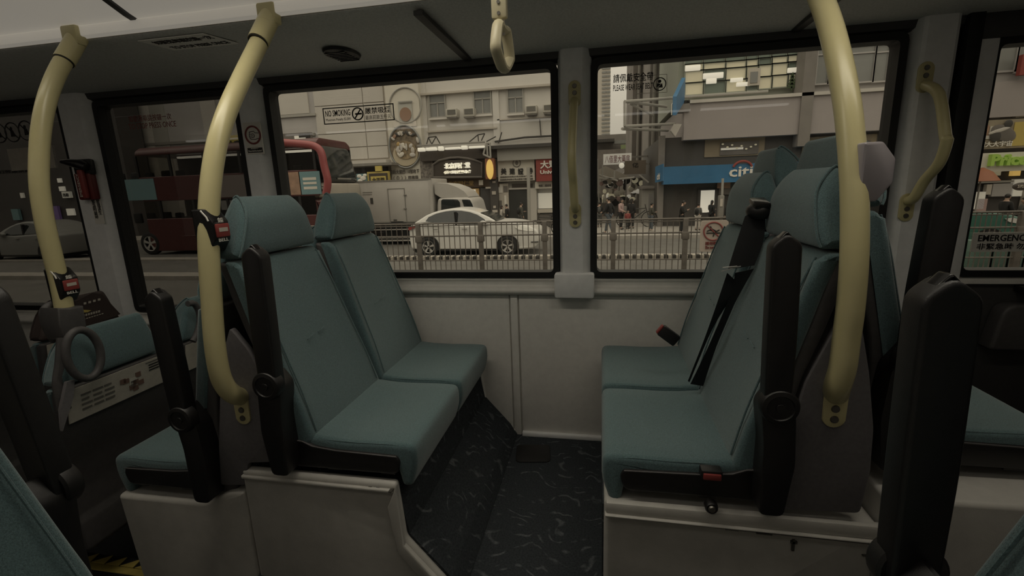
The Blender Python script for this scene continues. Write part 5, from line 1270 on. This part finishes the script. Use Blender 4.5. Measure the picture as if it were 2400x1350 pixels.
xd = (A_[2]-A_[3]).normalized(); mb = MB(); text(mb, 'citi', A_[3]+(A_[0]-A_[3])*.12+Vector((-.08, -.05, 0)), xd, (0, 0, 1), (A_[2]-A_[3]).length*.8, .45, .03); mb.build('lettering', 'sign_blue', s_, smooth=0)
a, b, c, d_ = rect((1586, 238, 1614, 264), 23.9); MB().box(a, b, 23.6, 24.2, c, d_).build('mount', 'grey_build', s_, smooth=0)
mb = MB().plate([C3(1572, 306, 23.5), C3(1580, 290, 23.5), C3(1598, 291, 23.5), C3(1583, 320, 23.5)], .3, (0, 1, 0)); mb.build('soffit', 'clad', s_, smooth=0)

# ---- bank building at the corner
YR = 24.2
t = T('corner_building', 'dark stone corner building with a mauve band and lit upper windows', 'building', (1800, 540), YR)
slab('wall', (1543, 306, 2248, 545), YR, 9, 'dark_stone', t); slab('upper_core', (1600, -400, 2240, 222), YR+.6, 8, 'frame_green', t)
slab('mauve_band', (1604, 222, 2245, 312), YR-.5, 9, 'mauve', t); slab('band_cap', (1604, 214, 2245, 222), YR-.6, 1.2, 'clad', t)
slab('corner_column', (1543, 318, 1556, 545), YR-.15, .4, 'grey_build', t); slab('base', (1580, 520, 2248, 545), YR-.12, .2, 'dark_build', t)
wc = [1604, 1648, 1700, 1748, 1776, 1808, 1845, 1880]; wr_ = [112, 140, 156, 184, 213]
for i in range(len(wc)-1):
    for j in range(len(wr_)-1):
        o_ = bwin(t, (wc[i]+2, wr_[j]-(i*3.5-10)+2, wc[i+1]-2, wr_[j+1]-(i*3.5-10)-1), YR+.45, 'frame_green', ['win_green' if (i+j) % 3 else 'lit_cream', 'lit_cream', 'lit_cream', 'lit_cream', 'win_green'][(i*2+j) % 5] if j else ('win_green'), 1, 0, .05)
for r_ in ((1606, 152, 1642, 166), (1648, 170, 1696, 184), (1712, 182, 1742, 192), (1655, 184, 1680, 196), (1846, 158, 1872, 170), (1726, 192, 1760, 202)): slab('ceiling_light', r_, YR+.30, .08, 'lit_white', t, .03)
slab('poster', (1754, 160, 1782, 200), YR+.25, .05, 'paper', t); slab('poster_print', (1759, 168, 1776, 194), YR+.22, .04, 'win_grey', t)
# paper tree on the end pane
mb = MB(); c_ = atY(1857, 186, YR+.3)
for k in range(4): mb.plate([(c_.x-.10-.05*k, c_.y, c_.z+.22-.15*k-.14), (c_.x+.10+.05*k, c_.y, c_.z+.22-.15*k-.14), (c_.x, c_.y, c_.z+.22-.15*k+.10)], .02, (0, 1, 0))
mb.box(c_.x-.03, c_.x+.03, c_.y, c_.y+.02, c_.z-.48, c_.z-.30); mb.build('paper_tree', mat('tree_green', (.06, .09, .04), .7), t, smooth=0)
slab('pier', (1880, 100, 1908, 342), YR-.6, 1.0, 'grey_build', t)
for i, px_ in enumerate((1912, 1942, 1985, 2048, 2080, 2120, 2160)):
    nx = (1942, 1985, 2048, 2080, 2120, 2160, 2200)[i]; bwin(t, (px_+2, 112-i*2, nx-2, 196-i*2), YR+.4, 'clad_grey', 'win_grey', 1, .2, .06)
slab('bay_wall', (1908, 40, 2240, 214), YR+.5, .3, 'clad_grey', t)
# recessed lit lobby panels
for r_ in ((1652, 318, 1792, 366), (1880, 318, 2052, 380)):
    slab('lobby_reveal', r_, YR-.05, .1, mat('lobby_tan', (.26, .21, .14), .6) if r_[0] == 1652 else bpy.data.materials['lobby_tan'], t)
    slab('lobby_shelf', (r_[0]+36, r_[1]+14, r_[2]-14, r_[3]-4), YR-.09, .05, 'brown_build', t); slab('lobby_lamp', (r_[0]+38, r_[1]+28, r_[0]+90, r_[1]+33), YR-.14, .06, 'lit_soft', t)
    for k in range(8): MB().ell(atY(r_[0]+42+k*11, r_[1]+20+(k*7) % 12, YR-.16), (.06, .03, .04), 6, 5).build('lobby_spark', 'lit_cream', t)
s_ = T('bank_sign', 'long blue fascia sign with white lettering and a red arc', 'sign', (1700, 425), YR-.4)
slab('fascia', (1556, 381, 2060, 424), YR-.9, .95, 'sign_blue', s_); 
A_ = [C3(1538, 391, YR-.2), C3(1556, 384, YR-.9), C3(1556, 424, YR-.9), C3(1538, 428, YR-.2)]; MB().plate(A_, .06, (-1, -.6, 0)).build('end_panel', 'sign_blue', s_, smooth=0)
mb = MB(); A2 = C3(1541, 422, YR-.38)+Vector((-.04, -.05, 0)); text(mb, 'citi', A2, (A_[2]-A_[3]).normalized(), (0, 0, 1), .30, .30, .03); mb.build('lettering', 'white', s_, smooth=0)
words('lettering', 'citi', (1709, 390, 1764, 414), YR-.93, 'white', s_, .018); words('lettering', 'bank', (1770, 392, 1860, 416), YR-.93, 'white', s_, .018)
c_ = atY(1740, 398, YR-.95); mb = MB(); line(mb, [c_+X*math.cos(a)*.42+Z*math.sin(a)*.38 for a in [PI*(.12+.76*k/12) for k in range(13)]], .05); mb.build('red_arc', 'sign_red', s_)
s_ = T('cash_machine', 'glowing white cash machine screen in the dark wall under the blue sign', 'screen', (1658, 500), YR-.2)
slab('surround', (1634, 443, 1706, 512), YR-.08, .1, 'dark_build', s_); slab('screen', (1642, 446, 1674, 498), YR-.14, .08, em('atm_white', (.75, .73, .66), .36, (1, .96, .84)), s_)
slab('side_panel', (1682, 421, 1712, 441), YR-.3, .1, 'ad_tan', s_); slab('side_panel', (1686, 441, 1712, 456), YR-.2, .1, 'brown_build', s_); slab('ceiling_lamp', (1646, 423, 1664, 427), YR-.4, .3, 'lit_soft', s_)
s_ = tag(MB().tube([atY(1690, 515, 22), atY(1694, 418, 22)], .05, 8).build('sign_pole', 'frame_grey'), 'slim pale pole in front of the cash machine', 'pole')
s_ = T('bus_shelter_post', 'grey ticket post standing near the cash machine', 'post', (1692, 512), 21.6); slab('post', (1685, 458, 1697, 512), 21.6, .3, 'steel', s_, .03); slab('panel', (1688, 466, 1694, 484), 21.57, .05, 'paper', s_)
t = T('shutter_kiosk', 'grey corrugated kiosk left of the bank corner', 'kiosk', (1525, 525), 26)
slab('wall', (1504, 440, 1544, 530), 26, 2, 'frame_grey', t); slab('roof', (1502, 436, 1546, 442), 25.8, 2.4, 'grey_build', t)
for k in range(12): slab('rib', (1519+k*2, 455, 1520+k*2, 522), 25.95, .08, 'clad_grey', t)
slab('electric_box', (1540, 440, 1552, 518), 25.4, .4, 'dark_build', t); slab('notice', (1541, 468, 1547, 492), 25.35, .06, 'paper', t)

# ---- supermarket block outside the exit window
YE = 25.0
t = T('supermarket_building', 'grey glazed building above a lit supermarket outside the exit window', 'building', (2350, 540), YE)
slab('wall', (2262, -300, 2900, 545), YE, 8, 'clad_grey', t)
for i in range(4): bwin(t, (2268+i*58, 95, 2322+i*58, 166), YE, 'clad_grey', 'win_grey', 1, 0, .08)
slab('mauve_band', (2262, 176, 2900, 262), YE-.3, .4, 'mauve', t)
for i in range(6): slab('tile', (2262+i*60, 262, 2318+i*60, 274), YE-.2, .25, 'sign_white', t)
slab('red_banner', (2394, 126, 2440, 174), YE-.6, .2, 'sign_red', t)
s_ = T('billboard', 'brown poster of a seated reader above the green lettering', 'billboard', (2340, 345), YE-.5)
slab('face', (2262, 277, 2560, 345), YE-.6, .35, mat('poster_tan', (.27, .23, .165), .7, noise=(.9, .25)), s_)
for r_, m_ in (((2296, 294, 2318, 318), 'ad_tan'), ((2320, 296, 2340, 318), 'sign_white'), ((2275, 318, 2345, 326), 'clad'), ((2375, 284, 2470, 340), 'sign_yellow')): slab('poster_patch', r_, YE-.63, .04, m_, s_)
mb = MB(); mb.ell(atY(2364, 290, YE-.66), (.16, .03, .17)); mb.build('printed_head', 'iron', s_); MB().ell(atY(2352, 312, YE-.65), (.52, .03, .30), rot=Matrix.Rotation(.5, 3, 'Y')).build('printed_body', 'brown_build', s_); MB().ell(atY(2342, 306, YE-.67), (.40, .02, .08), rot=Matrix.Rotation(-.3, 3, 'Y')).build('printed_arm', 'clad', s_); MB().ell(atY(2334, 318, YE-.66), (.22, .03, .26)).build('printed_cushion', 'iron', s_)
words('lettering', '廣大大宇宙', (2294, 331, 2372, 344), YE-.66, 'white', s_, .01)
s_ = T('supermarket_sign', 'pale fascia with thick green lettering outside the exit window', 'sign', (2350, 397), YE-.9)
slab('fascia', (2262, 352, 2700, 397), YE-1.0, .7, 'sign_white', s_); words('lettering', 'Price', (2320, 360, 2406, 388), YE-1.1, 'green_letter', s_, .05, .1); words('lettering', 'rite', (2411, 358, 2470, 388), YE-1.1, 'green_letter', s_, .05, .1)
s_ = T('shop_entrance', 'busy lit shopfront below the green lettering', 'shop', (2340, 540), YE-.6)
slab('interior', (2262, 399, 2700, 545), YE-.2, .2, 'dark_build', s_)
for r_, m_ in (((2288, 401, 2346, 412), 'lit_cream'), ((2374, 400, 2392, 412), 'lit_amber'), ((2262, 424, 2376, 429), 'frame_grey'), ((2326, 430, 2372, 460), 'clad_grey'), ((2312, 432, 2324, 456), 'paper'), ((2278, 450, 2308, 490), 'lit_soft'), ((2290, 466, 2312, 506), 'cloth_pink'), ((2376, 420, 2398, 460), 'lit_soft'), ((2400, 430, 2440, 500), 'paper')): slab('shop_fitting', r_, YE-.45, .2, m_, s_)
a_ = thing('parasol', 'orange parasol beside the supermarket shopfront', 'parasol', tuple(atY(2298, 505, 23.5)))
p = atY(2298, 424, 23.5); MB().lathe([(.03, .55), (.35, .36), (.62, .0), (.58, -.02), (.32, .30), (.02, .48)], p, (0, 0, 1), 16).build('canopy', 'sign_orange', a_); MB().tube([p+Vector((0, 0, .4)), (p.x, p.y, ZP)], .03, 6).build('pole', 'steel', a_)
s_ = T('round_sign', 'dark oval sign with pale letters beside the shopfront', 'sign', (2392, 436), 22.5); p = atY(2394, 437, 22.5); MB().ell(p, (.32, .05, .16)).build('face', 'sign_dark', s_); words('lettering', 'STOP', (2386, 433, 2404, 440), 22.42, 'paper', s_)
# green planter boxes behind the railing by the exit
for k in range(5):
    xq = atY(2285+k*38, 585, 12.4).x
    MB_ = MB().box(xq, xq+.40, 12.4, 12.8, ZR, -.42, .02)
    tag(MB_.build('road_barrier', mat('barrier_green', (.10, .17, .14), .6) if k == 0 else bpy.data.materials['barrier_green']), ['first pale green barrier block outside the exit window, nearest the armrest', 'second pale green barrier block outside the exit window', 'third pale green barrier block outside the exit window', 'fourth pale green barrier block outside the exit window, at the frame edge', 'last pale green barrier block outside the exit window'][k], 'barrier', 'green barrier blocks')

# ---- motorcycles / bicycles parked
def bike(label, px, Y, s=1.0, face=1):
    p = atY(*px, Y); t = thing('bicycle', label, 'bicycle', (p.x, Y, ZP)); r_ = .33*s; z = ZP+r_
    for dx_ in (-.52*s, .52*s):
        o_ = ring(MB(), (p.x+dx_, Y, z), X, Z, r_, .022, 24).build('wheel', 'tyre', t); mb = MB()
        for k in range(6): line(mb, [Vector((p.x+dx_, Y, z))+X*math.cos(k*PI/6)*sg*r_+Z*math.sin(k*PI/6)*sg*r_ for sg in (-1, 1)], .006)
        mb.build('spokes', 'steel', o_)
    mb = MB(); Q = lambda u, v: Vector((p.x+u*s*face, Y, ZP+v*s))
    for q in ((( -.52, .33), (-.12, .36)), ((-.12, .36), (-.22, .82)), ((-.22, .75), (.36, .80)), ((-.12, .36), (.36, .72)), ((.34, .92), (.52, .33)), ((-.52, .33), (-.20, .72))): line(mb, [Q(*q[0]), Q(*q[1])], .025)
    mb.build('frame', 'iron', t); MB().ell(Q(-.23, .86), (.13, .06, .035)).build('saddle', 'black', t)
    mb = MB(); line(mb, [Q(.34, .92)+Vector((0, -.25, .03)), Q(.34, .95), Q(.34, .92)+Vector((0, .25, .03))], .02); mb.build('handlebar', 'iron', t)
    MB().box(p.x-.62*s*face-.15, p.x-.62*s*face+.22, Y-.16, Y+.16, ZP+.62*s, ZP+.9*s, .02).build('carrier_box', 'grey_build', t)
bike('dark bicycle with a carrier box at the alley mouth behind the pedestrians', (1492, 520), 24.0, 1.15)
bike('dark bicycle parked at the kerb ahead of the white car', (1282, 530), 20.8, 1.0, -1)

# ---- people
def skin_mesh(V, E, R, root=0, sub=1):
    me = bpy.data.meshes.new('fig'); me.from_pydata([tuple(v) for v in V], E, []); o = bpy.data.objects.new('fig', me); COL.objects.link(o)
    md = o.modifiers.new('s', 'SKIN'); sv = me.skin_vertices
    if not sv: me.attributes.new('skin', 'FLOAT', 'POINT')
    for i, r_ in enumerate(R):
        me.skin_vertices[0].data[i].radius = (r_, r_); me.skin_vertices[0].data[i].use_root = (i == root)
    if sub: m2 = o.modifiers.new('u', 'SUBSURF'); m2.levels = sub; m2.render_levels = sub
    dg = bpy.context.evaluated_depsgraph_get(); out = bpy.data.meshes.new_from_object(o.evaluated_get(dg))
    bpy.data.objects.remove(o); bpy.data.meshes.remove(me); return out
def person(label, px, foot_y, head_y, yaw, top, legs, stride=.0, arms=('down', 'down'), hairlen=0, shoes='shoe', long_coat=False, bag=None, zg=ZP, lean=0, head_down=.0):
    p = atZ(px, foot_y, zg); hgt = atY(px, head_y, p.y).z-zg; s = hgt/1.72
    t = thing('person', label, 'person', (p.x, p.y, zg))
    cyw, syw = math.cos(yaw), math.sin(yaw)
    def G(f, l, u): u_ = u; f = f+lean*max(0, u-.9); return Vector((p.x+(f*cyw-l*syw)*s, p.y+(f*syw+l*cyw)*s, zg+u_*s))
    V, E, R = [], [], []
    def add(v, r_, par=None):
        V.append(v); R.append(r_*s); 
        if par is not None: E.append((par, len(V)-1))
        return len(V)-1
    pel = add(G(0, 0, .95), .125); wa = add(G(0, 0, 1.10), .115, pel); ch = add(G(0, 0, 1.32), .135, wa); nk_ = add(G(.01, 0, 1.48), .052, ch); hd = add(G(.03+head_down*.5, 0, 1.585), .080, nk_); add(G(.03+head_down, 0, 1.66), .072, hd)
    leg_i, arm_i = [], []
    for sd, st in ((-1, stride), (1, -stride)):
        h_ = add(G(0, .09*sd, .90), .092, pel); k_ = add(G(st*.55+.02, .09*sd, .50), .062, h_); a_ = add(G(st, .09*sd, .09+max(0, -st)*.12), .042, k_); f_ = add(G(st+.15, .10*sd, .035+max(0, -st)*.05), .036, a_); leg_i.append((h_, k_, a_, f_))
    for sd, mode in zip((-1, 1), arms):
        sh = add(G(0, .175*sd, 1.40), .062, ch)
        if mode == 'down': eb, wr2 = (-.03, .215*sd, 1.13), (.05, .215*sd, .90)
        elif mode == 'fold': eb, wr2 = (.02, .22*sd, 1.13), (.24, .06*sd, 1.16)
        elif mode == 'phone': eb, wr2 = (.06, .21*sd, 1.12), (.27, .05*sd, 1.24)
        elif mode == 'swing': eb, wr2 = (-.16, .21*sd, 1.15), (-.10, .20*sd, .92)
        else: eb, wr2 = (.06, .22*sd, 1.12), (.26, .18*sd, 1.05)
        e_ = add(G(*eb), .046, sh); w_ = add(G(*wr2), .032, e_)
        d_ = (G(*wr2)-G(*eb)).normalized(); pm = add(G(*wr2)+d_*.07*s, .034, w_)
        side = Vector((-syw, cyw, 0)); 
        for fi in range(4): 
            kn = add(V[pm]+d_*.045*s+side*(fi-1.5)*.017*s, .0095, pm); add(V[kn]+(d_*.035-Vector((0, 0, 0))*.0)*s+Vector((cyw, syw, 0))*.012*s*(1-fi*.2), .008, kn)
        add(V[w_]+(d_*.05+Vector((cyw, syw, 0))*.045)*s, .010, w_)
        arm_i.append((sh, e_, w_))
    me = skin_mesh(V, E, R); b = MB(); b.mesh_obj(me, Matrix.Identity(4)); bpy.data.meshes.remove(me)
    hc = G(.045+head_down*.8, 0, 1.615); fw = Vector((cyw, syw, 0)); sdv = Vector((-syw, cyw, 0))
    b.ell(hc, (.080*s, .080*s, .112*s), 12, 10); b.ell(hc+fw*.085*s-Vector((0, 0, .015*s)), (.018*s, .018*s, .02*s), 6, 5)
    for sg in (-1, 1): b.ell(hc+sdv*.082*s*sg, (.02*s, .02*s, .03*s), 6, 5)
    body = b.build('body', 'skin', t, smooth=80)
    for sg in (-1, 1): MB().ell(hc+fw*.074*s+sdv*.03*s*sg+Vector((0, 0, .012*s)), (.010*s,)*3, 6, 5).build('eye', 'ink', body)
    MB().ell(hc+fw*.076*s-Vector((0, 0, .055*s)), (.012*s, .022*s, .006*s), 6, 5).build('mouth', 'cloth_red', body)
    h = MB().ell(hc-fw*.018*s+Vector((0, 0, .035*s)), (.092*s, .092*s, .098*s), 12, 8)
    if hairlen: h.ell(hc-fw*.05*s-Vector((0, 0, .09*s)), (.075*s, .085*s, .16*s), 10, 8)
    h.build('hair', 'hair', t, smooth=80)
    # trousers
    V2, E2, R2 = [G(0, 0, .97)], [], [.135*s]
    for h_, k_, a_, f_ in leg_i:
        n0 = len(V2); V2 += [V[h_], V[k_], V[a_]+Vector((0, 0, .02*s))]; R2 += [.105*s, .078*s, .062*s]; E2 += [(0, n0), (n0, n0+1), (n0+1, n0+2)]
    me = skin_mesh(V2, E2, R2); b = MB(); b.mesh_obj(me, Matrix.Identity(4)); b.build('trousers', legs, t, smooth=80)
    # jacket
    V3 = [G(0, 0, .80 if long_coat else .92), G(0, 0, 1.10), G(0, 0, 1.33), G(.0, 0, 1.45)]; R3 = [.170*s if long_coat else .148*s, .142*s, .158*s, .075*s]; E3 = [(0, 1), (1, 2), (2, 3)]
    for a0, a1, a2_ in arm_i:
        n0 = len(V3); V3 += [V[a0], V[a1], V[a2_]]; R3 += [.085*s, .064*s, .050*s]; E3 += [(2, n0), (n0, n0+1), (n0+1, n0+2)]
    me = skin_mesh(V3, E3, R3, 1); b = MB(); b.mesh_obj(me, Matrix.Identity(4)); b.build('jacket', top, t, smooth=80)
    for h_, k_, a_, f_ in leg_i:
        c_ = (V[a_]+V[f_])/2; MB().ell((c_.x, c_.y, c_.z-.012*s), (.115*s, .05*s, .045*s), 10, 6, Matrix.Rotation(yaw, 3, 'Z')).build('shoe', shoes, t)
    if bag: c_ = G(-.16, 0, 1.22); MB().ell(c_, (.12*s, .15*s, .2*s), 10, 8).build('backpack', bag, t)
    return t
person('man in a dark jacket and grey trousers striding past the alley', 1427, 549, 463, 2.6, 'cloth_black', 'cloth_blue', .24, ('swing', 'forward'))
person('woman in a pale pink coat standing at the alley mouth', 1455, 538, 466, -.6, 'cloth_pink', 'cloth_black', .04, ('forward', 'down'), 1)
person('child in a red vest walking before the bicycle', 1471, 541, 493, -1.4, 'cloth_red', 'cloth_black', .08, shoes='shoe_white')
person('tall person in black behind the child at the alley', 1479, 536, 466, 1.2, 'cloth_black', 'cloth_black', .04, hairlen=1)
person('stooping person in black at the left edge of the right big window', 1405, 533, 474, 1.5, 'cloth_black', 'cloth_grey', .05, bag='cloth_grey')
person('person in a grey top with folded arms beside the corrugated kiosk', 1525, 542, 476, .3, 'cloth_olive', 'cloth_blue', .03, ('fold', 'fold'), shoes='shoe_white')
person('man in black looking down at a phone before the bank corner', 1596, 548, 471, -.2, 'cloth_black', 'cloth_black', .02, ('phone', 'phone'), head_down=.06)
person('person in a grey hooded top in front of the cash machine', 1634, 540, 477, .8, 'cloth_grey', 'cloth_white', .05, ('fold', 'down'), bag='cloth_black')
person('woman in a long dark coat before the glowing screen', 1665, 535, 470, .6, 'cloth_black', 'cloth_black', .03, ('down', 'fold'), 1, long_coat=True)
person('person in black half hidden by the belted seats beside the ticket post', 1706, 537, 476, 1.6, 'cloth_black', 'cloth_grey', .03)
person('person in a white coat standing by the lit poster beyond the car', 1177, 541, 482, .2, 'cloth_white', 'cloth_grey', .03, hairlen=1, zg=ZP)
person('person in black talking beside the white coat beyond the car', 1190, 541, 479, 3.0, 'cloth_black', 'cloth_black', .03, zg=ZP)
person('person with a pale hood and dark jacket before the stair doorway', 1222, 541, 475, .6, 'cloth_olive', 'cloth_grey', .03, ('down', 'fold'), bag='cloth_black', zg=ZP)
person('person in black reaching forward outside the exit window', 2342, 560, 456, .2, 'cloth_black', 'cloth_grey', .06, ('forward', 'forward'), zg=ZP)
person('person in a grey coat facing left at the edge of the exit window', 2386, 560, 464, 2.9, 'cloth_grey', 'cloth_black', .05, ('forward', 'fold'), hairlen=1, zg=ZP)
